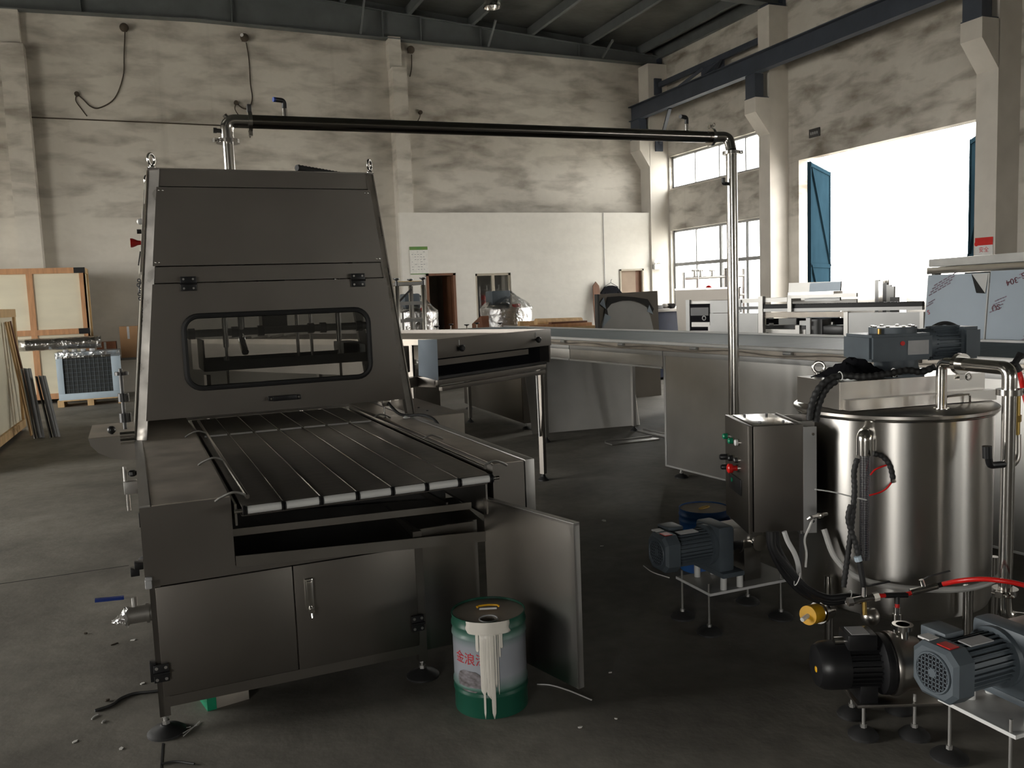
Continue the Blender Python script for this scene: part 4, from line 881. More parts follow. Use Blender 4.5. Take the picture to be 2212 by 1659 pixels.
seg((1887, 1290), (1898, 1287), 0.017, 'union_nut', 'paint_cream', n=6); seg((1899, 1287), (1914, 1286), 0.0085, 'hose_piece', 'red_plastic'); seg((1912, 1286), (1960, 1285), 0.011, 'tee', 'black_plastic'); seg((1938, 1285), (1938, 1304), 0.010, 'tee_leg', 'black_plastic')
seg((1955, 1284), (1968, 1281), 0.0085, 'hose_piece', 'red_plastic'); seg((1938, 1304), (1938, 1314), 0.0085, 'hose_piece', 'red_plastic')
seg((1967, 1280), (2024, 1265), 0.0135, 'ball_valve', 'steel_bright'); seg((1997, 1272), (1990, 1252), 0.009, 'valve_neck', 'steel_bright')
G().bar(px([(1992, 1253)], 3.33)[0], px([(2006, 1246)], 3.33)[0], 0.008, 0.004).bar(px([(2004, 1246)], 3.33)[0], px([(2052, 1233)], 3.33)[0], 0.01, 0.003).o('lever', 'steel_dark', VA, 0)
G().bar(px([(1872, 1266)], 3.33)[0], px([(1922, 1256)], 3.33)[0], 0.012, 0.004).o('lever', 'black_plastic', VA, 0)
seg((1866, 1296), (1868, 1328), 0.009, 'nipple', 'brass'); seg((1938, 1312), (1938, 1330), 0.013, 'nipple', 'steel_bright'); seg((1938, 1326), (1938, 1352), 0.018, 'check_valve', 'steel_bright'); seg((1938, 1352), (1938, 1368), 0.021, 'union_nut', 'steel_bright'); seg((1938, 1368), (1938, 1384), 0.014, 'nipple', 'steel_bright')
seg((2022, 1266), (2036, 1262), 0.0095, 'hose_tail', 'black_plastic')
G().tube(curve([tl(at(*q_)) for q_ in ((2036, 1262, 3.33), (2070, 1255, 3.26), (2115, 1251, 3.20), (2160, 1254, 3.16), (2212, 1264, 3.14), (2290, 1290, 3.12))], 8), 0.0093, 12).o('red_hose', 'red_plastic', VA)
G().sph(px([(1880, 1332)], 3.36)[0], 0.036, 20).cyl(px([(1880, 1332)], 3.36)[0], px([(1885, 1325)], 3.5)[0], 0.024, 16).o('drain_bulb', 'steel', VA)
# right-hand circulation pipe
CPp = thing('circulation_pipe', 'polished steel pipe rising from the tank lid and bending down beside the tank', 'pipe', (0, 0, 0))
ip = gz(2033, 886, 1.112); D_ = 3.23
vt = at(2177, 1000, D_); vx, vy = vt.x, vt.y
hz_ = 1.312
G().cyl((ip.x, ip.y, 1.118), (ip.x, ip.y, 1.25), 0.021, 20).cyl((ip.x, ip.y, 1.118), (ip.x, ip.y, 1.122), 0.03, 20).o('inlet_pipe', 'steel_bright', CPp)
mid = Vector((ip.x, ip.y, hz_)) + (Vector((vx, vy, hz_))-Vector((ip.x, ip.y, hz_)))*0.30
G().tube(fillet([(ip.x, ip.y, 1.245), (ip.x, ip.y, hz_), mid], 0.05, 8), 0.021, 18).o('elbow', 'steel_bright', CPp)
dh = (Vector((vx, vy, hz_))-Vector((ip.x, ip.y, hz_))).normalized()
clampf(mid, dh, 0.042, CPp, (0, 0, -1))
G().tube(fillet([mid, Vector((vx, vy, hz_)), (vx, vy, 1.235)], 0.12, 12), 0.026, 22).o('bend', 'steel_bright', CPp)
clampf((vx, vy, 1.225), (0, 0, 1), 0.045, CPp, (0.9, -0.35, 0))
G().cyl((vx, vy, 0.475), (vx, vy, 1.22), 0.0245, 24).o('down_pipe', 'steel_bright', CPp)
clampf((vx, vy, 0.465), (0, 0, 1), 0.045, CPp, (-0.9, -0.3, 0))
G().tube(fillet([(vx, vy, 0.46), (vx, vy, 0.36), (vx+0.16, vy-0.10, 0.345)], 0.08, 10), 0.026, 20).o('lower_elbow', 'steel_bright', CPp)
q_ = Vector((vx-0.02, vy, 0.955)); G().tube(fillet([q_, q_+Vector((-0.06, 0.01, 0)), q_+Vector((-0.075, 0.01, 0.05))], 0.015, 5), 0.013, 10).cyl(q_+Vector((-0.075, 0.01, 0.03)), q_+Vector((-0.078, 0.01, 0.075)), 0.017, 12).o('air_fitting', 'black_plastic', CPp)
q_ = Vector((vx+0.04, vy+0.02, 0.955)); G().tube(fillet([(vx+0.02, vy+0.03, 0.94), (vx+0.09, vy+0.04, 0.95), (vx+0.10, vy+0.05, 1.05)], 0.04, 8), 0.02, 14).o('branch_elbow', 'steel', CPp)
g = G().cyl((vx+0.095, vy+0.05, 1.05), (vx+0.095, vy+0.05, 1.20), 0.02, 14).cyl((vx+0.095, vy+0.05, 1.10), (vx+0.095, vy+0.05, 1.125), 0.026, 6); g.o('branch_valve', 'brass', CPp)
rh = thing('red_air_hose', 'red air hose with a black push fitting behind the bent steel pipe', 'hose', (0, 0, 0))
G().tube(curve([at(2200, 800, 3.5), at(2206, 820, 3.5), at(2212, 850, 3.48), at(2225, 900, 3.45), at(2240, 1000, 3.4)], 6), 0.010, 10).o('hose', 'red_plastic', rh)
G().tube(fillet([at(2202, 802, 3.5), at(2192, 785, 3.5), at(2178, 793, 3.5)], 0.02, 5), 0.014, 10).cyl(at(2192, 785, 3.5), at(2203, 768, 3.5), 0.013, 10).cyl(at(2201, 772, 3.5), at(2206, 764, 3.5), 0.015, 10).o('push_fitting', 'black_plastic', rh)
# ================================================================== pump units (two alike)
def rod_foot(parent, x, y, top, r=0.062):
    f = G().lathe([(r, 0), (r, 0.008), (r*0.75, 0.022), (r*0.3, 0.03), (0.012, 0.032)], (x, y, 0), n=24).o('foot', 'black_rubber', parent)
    G().cyl((x, y, 0.03), (x, y, top), 0.0055, 10).cyl((x, y, 0.032), (x, y, 0.045), 0.011, 6).o('threaded_rod', 'steel_matte', f)
PU = thing('pump_unit', 'grey gearmotor pump on a white plate with rod feet under the control box', 'pump', (2.312, 3.36, 0), 0, 'grey gearmotor pumps')
for x, y in ((0.025, 0.02), (0.025, 0.25), (0.44, 0.27), (0.45, 0.02)): rod_foot(PU, x, y, 0.245)
G().box((0.02, 0.0, 0.192), (0.53, 0.29, 0.202), 0.001).o('base_plate', 'steel_pale', PU)
for a_, b_ in (((0.018, -0.004, 0.190), (0.532, 0.0, 0.203)), ((0.016, -0.004, 0.190), (0.020, 0.292, 0.203))): G().box(a_, b_).o('plate_edge', 'white_plastic', PU, 0)
AX, AY, AZ = -0.19, 0.13, 0.40                                          # fan end of the motor axis, +X is towards the pump head
def octo(cy, cz, w, h, c): return [(cy-w+c, cz-h), (cy+w-c, cz-h), (cy+w, cz-h+c), (cy+w, cz+h-c), (cy+w-c, cz+h), (cy-w+c, cz+h), (cy-w, cz+h-c), (cy-w, cz-h+c)]
g = G(); a = [g.bm.verts.new((AX, y, z)) for y, z in octo(AY, AZ, 0.075, 0.075, 0.03)]; b = [g.bm.verts.new((AX+0.012, y, z)) for y, z in octo(AY, AZ, 0.088, 0.088, 0.035)]; c = [g.bm.verts.new((AX+0.075, y, z)) for y, z in octo(AY, AZ, 0.09, 0.09, 0.035)]
g.skin([a, b, c]); fc = g.o('fan_cover', 'motor_grey', PU, 20)
G().cyl((AX-0.0015, AY, AZ), (AX+0.002, AY, AZ), 0.064, 32).o('grille_shade', 'void_shade', fc)  # flat near-black disc, painted as the shade behind the grille
g = G()
for k in range(-4, 5):
    o_ = k*0.014; hw = math.sqrt(max(0, 0.062**2-o_**2))
    g.bar((AX-0.003, AY-hw, AZ+o_), (AX-0.003, AY+hw, AZ+o_), 0.003, 0.0035); g.bar((AX-0.003, AY+o_, AZ-hw), (AX-0.003, AY+o_, AZ+hw), 0.003, 0.0035)
g.tor((AX-0.003, AY, AZ), (1, 0, 0), 0.064, 0.004, 32, 6); g.cyl((AX-0.005, AY, AZ), (AX-0.001, AY, AZ), 0.014, 14)
g.o('fan_grille', 'motor_grey', fc)
G().box((AX+0.02, AY-0.045, AZ+0.0885), (AX+0.06, AY+0.005, AZ+0.0915)).o('warning_sticker', 'red_plastic', fc, 0)
g = G().cyl((AX+0.075, AY, AZ), (AX+0.27, AY, AZ), 0.074, 28)
for k in range(28):
    an = 2*math.pi*k/28; c_, s_ = math.cos(an), math.sin(an)
    g.bar((AX+0.078, AY+0.079*c_, AZ+0.079*s_), (AX+0.265, AY+0.079*c_, AZ+0.079*s_), 0.004, 0.012, (0, c_, s_))
mt_ = g.o('motor_body', 'motor_grey', PU, 30)
G().box((AX+0.085, AY+0.03, AZ+0.06), (AX+0.17, AY+0.13, AZ+0.10), 0.006).o('terminal_box', 'motor_grey', mt_)
G().bar((AX+0.10, AY-0.03, AZ+0.088), (AX+0.20, AY-0.03, AZ+0.088), 0.05, 0.004).o('nameplate', 'label_grey', mt_, 0)
G().box((AX+0.02, AY+0.035, AZ+0.085), (AX+0.065, AY+0.08, AZ+0.0915)).o('paper_label', 'label_white', fc, 0)
g = G().cyl((AX+0.265, AY, AZ), (AX+0.285, AY, AZ), 0.10, 28); g.box((AX+0.285, AY-0.10, AZ-0.125), (AX+0.375, AY+0.10, AZ+0.105), 0.02); g.box((AX+0.285, AY-0.13, AZ-0.14), (AX+0.41, AY+0.13, AZ-0.115), 0.006)
gb2 = g.o('gearbox', 'motor_grey', PU)
for x, y in ((AX+0.30, AY-0.11), (AX+0.395, AY-0.11), (AX+0.30, AY+0.11), (AX+0.395, AY+0.11)): G().cyl((x, y, 0.202), (x, y, AZ-0.139), 0.016, 16).o('spacer', 'white_plastic', PU)
G().cyl((AX+0.375, AY, AZ), (AX+0.45, AY, AZ), 0.052, 24).o('coupling', 'black_plastic', PU)
G().box((AX+0.38, AY-0.085, AZ+0.02), (AX+0.55, AY+0.06, AZ+0.085), 0.004).o('coupling_guard', 'steel_matte', PU)
ph_ = G().cyl((AX+0.45, AY, AZ), (AX+0.58, AY, AZ), 0.068, 28).box((AX+0.46, AY-0.06, 0.202), (AX+0.56, AY+0.06, AZ-0.03), 0.004).o('pump_head', 'steel', PU)
G().cyl((AX+0.515, AY+0.05, AZ), (AX+0.515, AY+0.16, AZ), 0.028, 18).o('pump_port', 'steel_bright', ph_)
G().cyl((AX+0.515, AY-0.05, AZ), (AX+0.515, AY-0.11, AZ), 0.028, 18).cyl((AX+0.515, AY-0.095, AZ), (AX+0.515, AY-0.11, AZ), 0.04, 18).o('pump_port', 'steel_bright', ph_)
dup(PU, (2.397, 1.838, 0), None, 'grey gearmotor pump on a white plate with rod feet beside the black motor')
# black motor pump in front of the tank
bang = math.atan2(-0.39, 0.92)
b0 = at(1757, 1437, 3.17); KS = 1.08
BM = thing('motor_pump', 'black electric motor with a steel pump head on a small rod-footed plate', 'pump', (b0.x, b0.y, 0), bang); BM.scale = (KS,)*3; bz = b0.z/KS
fcv = G().lathe([(0.045, 0), (0.068, 0.008), (0.078, 0.025), (0.081, 0.05), (0.081, 0.105)], (0, 0, bz), (1, 0, 0), 28).o('fan_cover', 'black_plastic', BM)
G().sph((-0.001, -0.03, bz+0.0), 0.011, 12, (0.25, 1, 1)).o('sticker', 'yellow_plastic', fcv)
g = G().cyl((0.105, 0, bz), (0.21, 0, bz), 0.068, 28)
for k in range(26):
    an = 2*math.pi*k/26; c_, s_ = math.cos(an), math.sin(an)
    g.bar((0.107, 0.073*c_, bz+0.073*s_), (0.208, 0.073*c_, bz+0.073*s_), 0.0035, 0.012, (0, c_, s_))
mb = g.o('motor_body', 'black_plastic', BM, 30)
tb = G().box((0.10, -0.045, bz+0.06), (0.20, 0.045, bz+0.118), 0.008).o('terminal_box', 'black_plastic', mb)
G().box((0.115, -0.038, bz+0.117), (0.175, 0.03, bz+0.120)).o('nameplate', 'label_grey', tb, 0)
G().cyl((0.10, -0.01, bz+0.088), (0.065, -0.01, bz+0.088), 0.014, 12).o('cable_gland', 'steel_bright', tb)
G().box((0.14, -0.05, 0.123), (0.20, 0.055, bz-0.055), 0.004).o('motor_foot', 'black_plastic', mb)
G().lathe([(0.072, 0.0), (0.10, 0.012), (0.102, 0.03), (0.095, 0.045)], (0.205, 0, bz), (1, 0, 0), 32).o('flange', 'black_plastic', BM)
ph2 = G().lathe([(0.104, 0), (0.106, 0.006), (0.106, 0.02), (0.09, 0.05), (0.085, 0.10), (0.06, 0.115)], (0.248, 0, bz), (1, 0, 0), 36).o('pump_head', 'steel', BM)
G().cyl((0.30, 0, bz+0.08), (0.30, 0, bz+0.135), 0.022, 18).cyl((0.30, 0, bz+0.12), (0.30, 0, bz+0.135), 0.034, 18).o('pump_port', 'steel_bright', ph2)
def bml(p): q = Vector(p)-Vector((b0.x, b0.y, 0)); c_, s_ = math.cos(bang), math.sin(bang); return Vector((q.x*c_+q.y*s_, -q.x*s_+q.y*c_, 0))/KS
fts = [bml(gz(*p_, 0.0)) for p_ in ((1865, 1590), (1975, 1590), (1840, 1545), (1943, 1535))]
xs_ = [f_.x for f_ in fts]; ys_ = [f_.y for f_ in fts]
bp_ = G().box((min(xs_)-0.03, min(ys_)-0.02, 0.113), (max(xs_)+0.06, max(ys_)+0.02, 0.123), 0.001).o('base_plate', 'steel', BM)
for f_ in fts: rod_foot(BM, f_.x, f_.y, 0.15, 0.05)
# ================================================================== paint pails
def pail(name, label, loc, H, R, mats, rz):
    P_ = thing(name, label, 'pail', loc, rz)
    pr_ = [(R*0.985, 0.0), (R*0.99, 0.004)]
    for z in (0.22*H, 0.30*H, 0.80*H, 0.90*H): pr_ += [(R*0.985, z-0.012), (R*1.01, z-0.004), (R*1.01, z+0.004), (R*0.985, z+0.012)]
    pr_ += [(R*0.985, H-0.006), (R*1.0, H-0.003), (R*1.0, H), (R*0.97, H), (R*0.965, H-0.008)]
    b_ = G().lathe(pr_, n=56, cap=False).lathe([(R*0.98, 0.0), (R*0.985, 0.001)], n=56).o('pail_body', mats[0], P_)
    return P_, b_
# green pail: printed drum with a pour of cream paint
def pail_mat():
    m = bpy.data.materials.new('pail_print'); m.use_nodes = True; nt = m.node_tree; b = nt.nodes['Principled BSDF']
    b.inputs['Roughness'].default_value = 0.35
    tc = nn(nt, 'ShaderNodeTexCoord'); sp_ = nn(nt, 'ShaderNodeSeparateXYZ'); nt.links.new(tc.outputs['Object'], sp_.inputs[0])
    r = nn(nt, 'ShaderNodeValToRGB'); nt.links.new(sp_.outputs['Z'], r.inputs[0]); e = r.color_ramp.elements
    dv = nn(nt, 'ShaderNodeMath', operation='DIVIDE'); nt.links.new(sp_.outputs['Z'], dv.inputs[0]); dv.inputs[1].default_value = 0.392; nt.links.new(dv.outputs[0], r.inputs[0])
    gr = (0.010, 0.085, 0.052, 1); wh_ = (0.36, 0.38, 0.42, 1); pg = (0.11, 0.21, 0.175, 1)
    e[0].position = 0.0; e[0].color = gr; e[1].position = 1.0; e[1].color = gr
    for p_, c_ in ((0.26, gr), (0.30, pg), (0.42, wh_), (0.72, wh_), (0.84, pg), (0.91, gr)):
        x_ = e.new(p_); x_.color = c_
    nt.links.new(r.outputs[0], b.inputs['Base Color']); MATS['pail_print'] = m
pail_mat()
PC = Vector((1.145, 3.19, 0))
R_ = 0.150; H_ = 0.392
prz = math.atan2(-PC.x, -PC.y)  # local -Y turned to face the camera
P_, b_ = pail('paint_pail', 'green and white metal paint pail with cream paint run down its side', PC, H_, R_, ('pail_print',), -prz+math.pi if False else math.atan2(PC.x, PC.y)*-1)
ld = G(); holed = []
n = 48; hc = Vector((0.0, -0.085)); hr = 0.036
rings = [[ld.bm.verts.new((R_*0.968*math.cos(2*math.pi*k/n), R_*0.968*math.sin(2*math.pi*k/n), H_-0.009)) for k in range(n)], [ld.bm.verts.new((hc.x+hr*math.cos(2*math.pi*k/n), hc.y+hr*math.sin(2*math.pi*k/n), H_-0.009)) for k in range(n)], [ld.bm.verts.new((hc.x+hr*0.97*math.cos(2*math.pi*k/n), hc.y+hr*0.97*math.sin(2*math.pi*k/n), H_-0.03)) for k in range(n)]]
ld.skin(rings, False); lid_ = ld.o('pail_lid', 'steel_dusty', P_, 30)
G().tor((hc.x, hc.y, H_-0.008), (0, 0, 1), hr, 0.003, 40, 8).o('spout_rim', 'label_grey', lid_)
G().cyl((hc.x*0.5, hc.y*0.5, 0.2), (hc.x*0.5, hc.y*0.5, 0.201), 0.09, 24).o('inside_shade', 'void_shade', P_)  # near-black disc: painted shade seen through the spout hole
G().tube([(0.045*math.cos(a)*(1.0), 0.012+0.016*math.sin(a), H_+0.001+0.006) for a in [math.radians(x) for x in (200, 180, 150, 90, 30, 0, -20)]], 0.0042, 8).o('lid_handle', 'yellow_plastic', lid_)
G().tube([(0.035*t, -0.006, H_+0.004) for t in (-1, -0.5, 0, 0.5, 1)], 0.004, 8).o('handle_grip', 'label_white', lid_)
random.seed(11)
def drip(a0, a1, z0, z1, r=R_*1.012, nm='paint_run'):
    g = G(); n_ = 9; m_ = 14; rows = []
    for j in range(m_+1):
        t = j/m_; z = z0+(z1-z0)*t; row = []
        for i in range(n_+1):
            s_ = i/n_; wob = (0.15*math.sin(t*9+a0*20))*(t); sh = 1.0 if t < 0.9 else max(0.12, math.cos((t-0.9)/0.1*math.pi/2))
            a_ = (a0+a1)/2 + (s_-0.5)*(a1-a0)*sh + wob*(a1-a0)*0.25
            row.append(g.bm.verts.new(((r+0.0015)*math.sin(a_), -(r+0.0015)*math.cos(a_), z)))
        rows.append(row)
    for j in range(m_):
        for i in range(n_): g.bm.faces.new((rows[j][i], rows[j+1][i], rows[j+1][i+1], rows[j][i+1]))
    o_ = g.o(nm, 'paint_cream', P_, 40); sm_ = o_.modifiers.new('s', 'SOLIDIFY'); sm_.thickness = 0.0016; sm_.offset = 0
drip(-0.62, 0.55, H_+0.001, H_-0.052)
for a0, a1, z1 in ((-0.36, -0.28, 0.275), (-0.26, -0.10, 0.10), (-0.20, -0.145, 0.004), (-0.11, 0.10, 0.085), (0.0, 0.105, 0.003), (0.06, 0.11, 0.03), (0.12, 0.17, 0.13), (0.19, 0.215, 0.10), (0.23, 0.28, 0.25), (0.28, 0.34, 0.285), (-0.07, -0.02, 0.15)):
    drip(a0, a1, H_-0.045, z1)
text_mesh('金浪漆', 0.052, 'printed_words', 'ink_red', b_, Matrix.Rotation(-0.58, 4, 'Z') @ Matrix.Translation((0, 0, 0.235)), bend=R_*0.99)
g = G()
for j in range(8):
    for i in range(9):
        pass
def patch(a0, a1, z0, z1, mat, nm, par, r):
    g = G(); n_ = 14; rows = []
    for j in range(9):
        t = j/8; w = math.sqrt(max(0.0, 1-(2*t-1)**2))**0.6 if 0 < j < 8 else 0.45
        rows.append([g.bm.verts.new((r*math.sin((a0+a1)/2+(i/n_-0.5)*(a1-a0)*w), -r*math.cos((a0+a1)/2+(i/n_-0.5)*(a1-a0)*w), z0+(z1-z0)*t)) for i in range(n_+1)])
    for j in range(8):
        for i in range(n_): g.bm.faces.new((rows[j][i], rows[j][i+1], rows[j+1][i+1], rows[j+1][i]))
    return g.o(nm, mat, par, 0)
pm('print_grey', (0.30, 0.28, 0.30), 0.5, 0, 0.5, 30.0, col2=(0.07, 0.055, 0.05), stretch=(1, 1, 2.0))
patch(-1.02, -0.20, 0.105, 0.19, 'print_grey', 'printed_picture', b_, R_*1.003)
# blue pail behind the pump
pm('pail_blue', (0.015, 0.13, 0.38), 0.35, 0, 0.15, 5.0, col2=(0.035, 0.08, 0.24))
BP, bb_ = pail('paint_pail', 'blue metal paint pail standing behind the grey pump', gz(1523, 1225, 0), 0.365, 0.148, ('pail_blue',), 0.3)
l2 = G().cyl((0, 0, 0.354), (0, 0, 0.357), 0.143, 48).o('pail_lid', 'brass' if False else 'steel_dusty', BP)
G().tube([(0.045*math.cos(a), 0.0+0.014*math.sin(a), 0.362) for a in [math.radians(x) for x in range(0, 361, 30)]], 0.004, 8).o('lid_handle', 'brass', l2)
patch(-0.2, 0.5, 0.27, 0.315, 'blue_plastic', 'printed_badge', bb_, 0.148*1.004)
# ================================================================== cooling tunnel conveyor
TN = thing('tunnel_conveyor', 'long stainless steel tunnel conveyor with a blue-grey belt crossing behind the tank', 'conveyor', (4.08, 6.54, 0), math.radians(5.85))
YN, YFAR, TWD = -4.6, 5.6, 1.36
pn = [0.0, -2.3, -4.6]
for a, b in zip(pn, pn[1:]):
    p_ = G().box((0.0, b+0.006, 0.085), (0.02, a-0.006, 1.075), 0.002).o('side_panel', 'steel_matte', TN)
    G().box((-0.006, b+0.006, 1.072), (0.022, a-0.006, 1.112), 0.002).o('panel_top_edge', 'steel_pale', p_)
    G().box((-0.004, a-0.03, 0.085), (0.022, a-0.006, 1.075), 0.002).o('panel_stile', 'steel_pale', p_)
    G().box((-0.004, b+0.006, 0.085), (0.022, a-0.006, 0.10), 0.002).o('panel_bottom_edge', 'steel_pale', p_)
for k, (a, b) in enumerate(((1.55, 0.006), (3.1, 1.56), (4.65, 3.11), (5.6, 4.66))):
    s_ = G().box((0.0, b, 0.965), (0.02, a, 1.075), 0.002).o('apron', 'steel_matte', TN)
    G().box((-0.006, b, 1.072), (0.022, a, 1.112), 0.002).o('apron_top_edge', 'steel_pale', s_); G().box((-0.012, b, 0.955), (0.022, a, 0.972), 0.002).o('apron_lip', 'steel_pale', s_)
G().box((0.03, YN, 1.05), (TWD-0.03, YFAR, 1.09)).o('bed', 'steel_matte', TN, 0)
G().box((0.02, YN, 1.11), (0.045, YFAR, 1.165)).o('side_rail', 'steel_dusty', TN, 0)
G().cyl((0.02, YN, 1.178), (0.02, YFAR, 1.178), 0.017, 12).o('wear_strip', 'pale_hose', TN)
for k in range(9): 
    c = G().cyl((0.004, -3.6+1.05*k, 1.15), (0.004, -3.52+1.05*k, 1.15), 0.013, 10).o('pipe_clip', 'steel_pale', TN)
G().tube(curve([(0.006, 5.4-0.52*k, 1.138+0.012*(-1)**k) for k in range(19)], 4), 0.006, 6).o('air_line', 'steel_dusty', TN)
G().box((0.05, YN, 1.165), (TWD-0.03, YFAR, 1.178)).o('belt', 'belt_blue', TN, 0)
for k in range(24):
    pass
G().box((TWD-0.03, YN, 1.09), (TWD, YFAR, 1.196), 0.003).o('far_rail', 'steel_pale', TN)
G().box((TWD-0.02, YN, 0.085), (TWD, 0.0, 1.09)).o('far_panel', 'steel_matte', TN, 0)
for y in (-0.15, -1.35, -2.55, -3.75):
    for x in (0.06, TWD-0.1): foot(TN, x, y, 0.1, 0.05)
for y in (2.2, 4.2, 5.4):
    for x in (0.06, TWD-0.1):
        l_ = G().box((x-0.02, y-0.02, 0.06), (x+0.02, y+0.02, 1.05)).o('leg', 'steel_matte', TN, 0)
        G().lathe([(0.045, 0), (0.045, 0.01), (0.015, 0.04), (0.01, 0.06)], (x, y, 0), n=16).o('foot', 'black_rubber', l_)
# ================================================================== short conveyor set at an angle
RC = thing('transfer_conveyor', 'short dusty steel conveyor table set at an angle behind the coating machine', 'conveyor', (1.897, 6.19, 0), math.radians(30.6))
W_ = 1.49; L_ = 3.2
ep = G().box((0.0, -0.012, 1.20), (W_, 0.0, 1.345), 0.002).o('end_plate', 'steel_front', RC)
for x in (0.25, 1.26):
    k_ = G().lathe([(0.010, 0), (0.012, 0.012), (0.026, 0.02), (0.028, 0.036), (0.018, 0.044)], (x, -0.012, 1.262), (0, -1, 0), 10).o('star_knob', 'black_plastic', ep)
    G().box((x-0.004, -0.0145, 1.285), (x+0.004, -0.012, 1.325)).o('slot', 'white_plastic', ep, 0)
G().box((0.0, 0.0, 1.30), (W_, L_, 1.312)).o('table_top', 'steel_dusty', RC, 0)
G().box((0.0, 0.0, 1.312), (0.02, L_, 1.345)).o('side_lip', 'steel_dusty', RC, 0)
G().box((W_-0.02, 0.0, 1.05), (W_, L_, 1.345)).o('side_plate', 'steel_front', RC, 0)
G().box((0.0, 0.25, 1.05), (0.02, L_, 1.30)).o('side_plate', 'steel_front', RC, 0)
G().bar((0.04, 0.03, 1.165), (W_-0.30, 0.03, 1.165), 0.02, 0.045).o('scraper', 'steel_front', RC, 0)
G().box((0.03, 0.03, 1.035), (W_-0.02, 0.2, 1.06)).o('catch_tray', 'steel_dark', RC, 0)
G().box((0.02, 0.10, 1.06), (W_-0.02, 0.11, 1.20)).o('inner_plate', 'void_shade', RC, 0)  # near-black sheet painted as the shade in the gap below the table
G().box((-0.02, -0.02, 1.0), (W_-0.10, 0.02, 1.04), 0.002).o('front_rail', 'steel_front', RC)
G().box((0.02, -0.028, 0.955), (W_-0.12, 0.01, 0.992), 0.002).o('front_rail', 'steel_front', RC)
G().box((-0.26, 0.18, 0.985), (-0.02, 0.26, 1.06), 0.002).box((-0.02, 0.0, 0.985), (0.02, 0.26, 1.06), 0.002).o('outrigger', 'steel_front', RC)
fpn = G(); fpn.ext([(-0.012, -0.02, 1.035), (-0.008, -0.02, 1.345), (-0.055, 0.13, 1.345), (-0.065, 0.13, 1.075)], (0.003, 0.003, 0)); fpn.o('film_plate', 'film_blue', RC, 0)
G().box((-0.13, 0.22, 1.10), (-0.06, 0.30, 1.30), 0.006).o('motor_box', 'steel_front', RC)
G().cyl((-0.20, 0.24, 1.20), (-0.06, 0.24, 1.20), 0.012, 10).o('shaft', 'steel_bright', RC)
for x, y in ((W_-0.10, 0.05), (0.10, 0.52), (W_-0.1, 1.6), (0.02, 1.6), (W_-0.1, 3.0), (0.02, 3.0)):
    l_ = G().box((x-0.022, y-0.022, 0.06), (x+0.022, y+0.022, 1.0)).o('leg', 'steel_front', RC, 0)
    G().lathe([(0.05, 0), (0.05, 0.01), (0.02, 0.035), (0.012, 0.065)], (x, y, 0), n=18).o('foot', 'black_rubber', l_)
G().bar((W_-0.19, 0.02, 0.95), (W_-0.135, 0.05, 0.40), 0.02, 0.01, (0, 1, 0)).o('stay', 'steel_pale', RC, 0)
# belt-edge fittings lying along the far edge
for k in range(5): G().cyl((0.15+0.2*k, 2.95, 1.314), (0.32+0.2*k, 2.97, 1.33), 0.014, 10).o('loose_bar', 'steel_dusty', RC)
# base cabinet of the transfer conveyor
a = gz(1004, 871, 0.08); b = gz(1132, 915, 0.08); d_ = (a-b); Lc = d_.length; rz_ = math.atan2(d_.y, d_.x)
SC_ = thing('steel_cabinet', 'low dark steel cabinet standing beneath the angled conveyor table', 'cabinet', (b.x, b.y, 0), rz_)
G().box((0, -0.35, 0.08), (Lc, 0.0, 0.86), 0.003).o('cabinet_body', 'steel_front', SC_)
G().box((0.02, 0.0, 0.12), (Lc-0.02, 0.006, 0.82), 0.002).o('cabinet_panel', 'steel_front', SC_)
for x in (0.06, Lc-0.06):
    for y in (-0.3, -0.05): foot(SC_, x, y, 0.09, 0.045)
b = Vector((2.55, 9.2, 0)); rz_ = math.radians(95); d_ = Vector((0.8, 0, 0))
S2 = thing('steel_cabinet', 'narrow steel cabinet standing behind the coating machine hood', 'cabinet', (b.x, b.y, 0), rz_)
G().box((0, -0.3, 0.08), (d_.length+0.4, 0, 0.88), 0.003).o('cabinet_body', 'steel_front', S2)
for x in (0.05, d_.length+0.35):
    for y in (-0.25, -0.05): foot(S2, x, y, 0.09, 0.045)
# sheet leaning under the tunnel
sl, sr = gz(1150, 938, 0), gz(1381, 918, 0); xd = (sr-sl).normalized(); nd_ = Vector((-xd.y, xd.x, 0))
SH = thing('steel_sheet', 'large plain steel sheet leaning under the tunnel conveyor', 'sheet', sl, math.atan2(xd.y, xd.x))
wS = (sr-sl).length; g = G(); g.ext([(0, 0, 0.0), (wS, 0, 0.0), (wS-0.02, 0.20, 0.93), (-0.02, 0.20, 0.93)], (0, 0.006, 0)); g.o('sheet', 'steel_matte', SH, 0)
G().bar((wS, -0.002, 0.0), (wS-0.02, 0.198, 0.93), 0.012, 0.008, (0, 1, 0)).o('folded_edge', 'steel_bright', SH, 0)
pb = gz(1395, 832, 0)
PBX = thing('storage_bin', 'pale blue bin on the floor beyond the tunnel conveyor', 'bin', pb, math.radians(5))
G().box((-0.45, 0, 0), (0.2, 0.4, 0.30), 0.01).o('bin_body', 'pale_blue_paint', PBX); G().box((-0.46, -0.01, 0.30), (0.21, 0.41, 0.33), 0.005).o('bin_lid', 'pale_blue_paint', PBX)
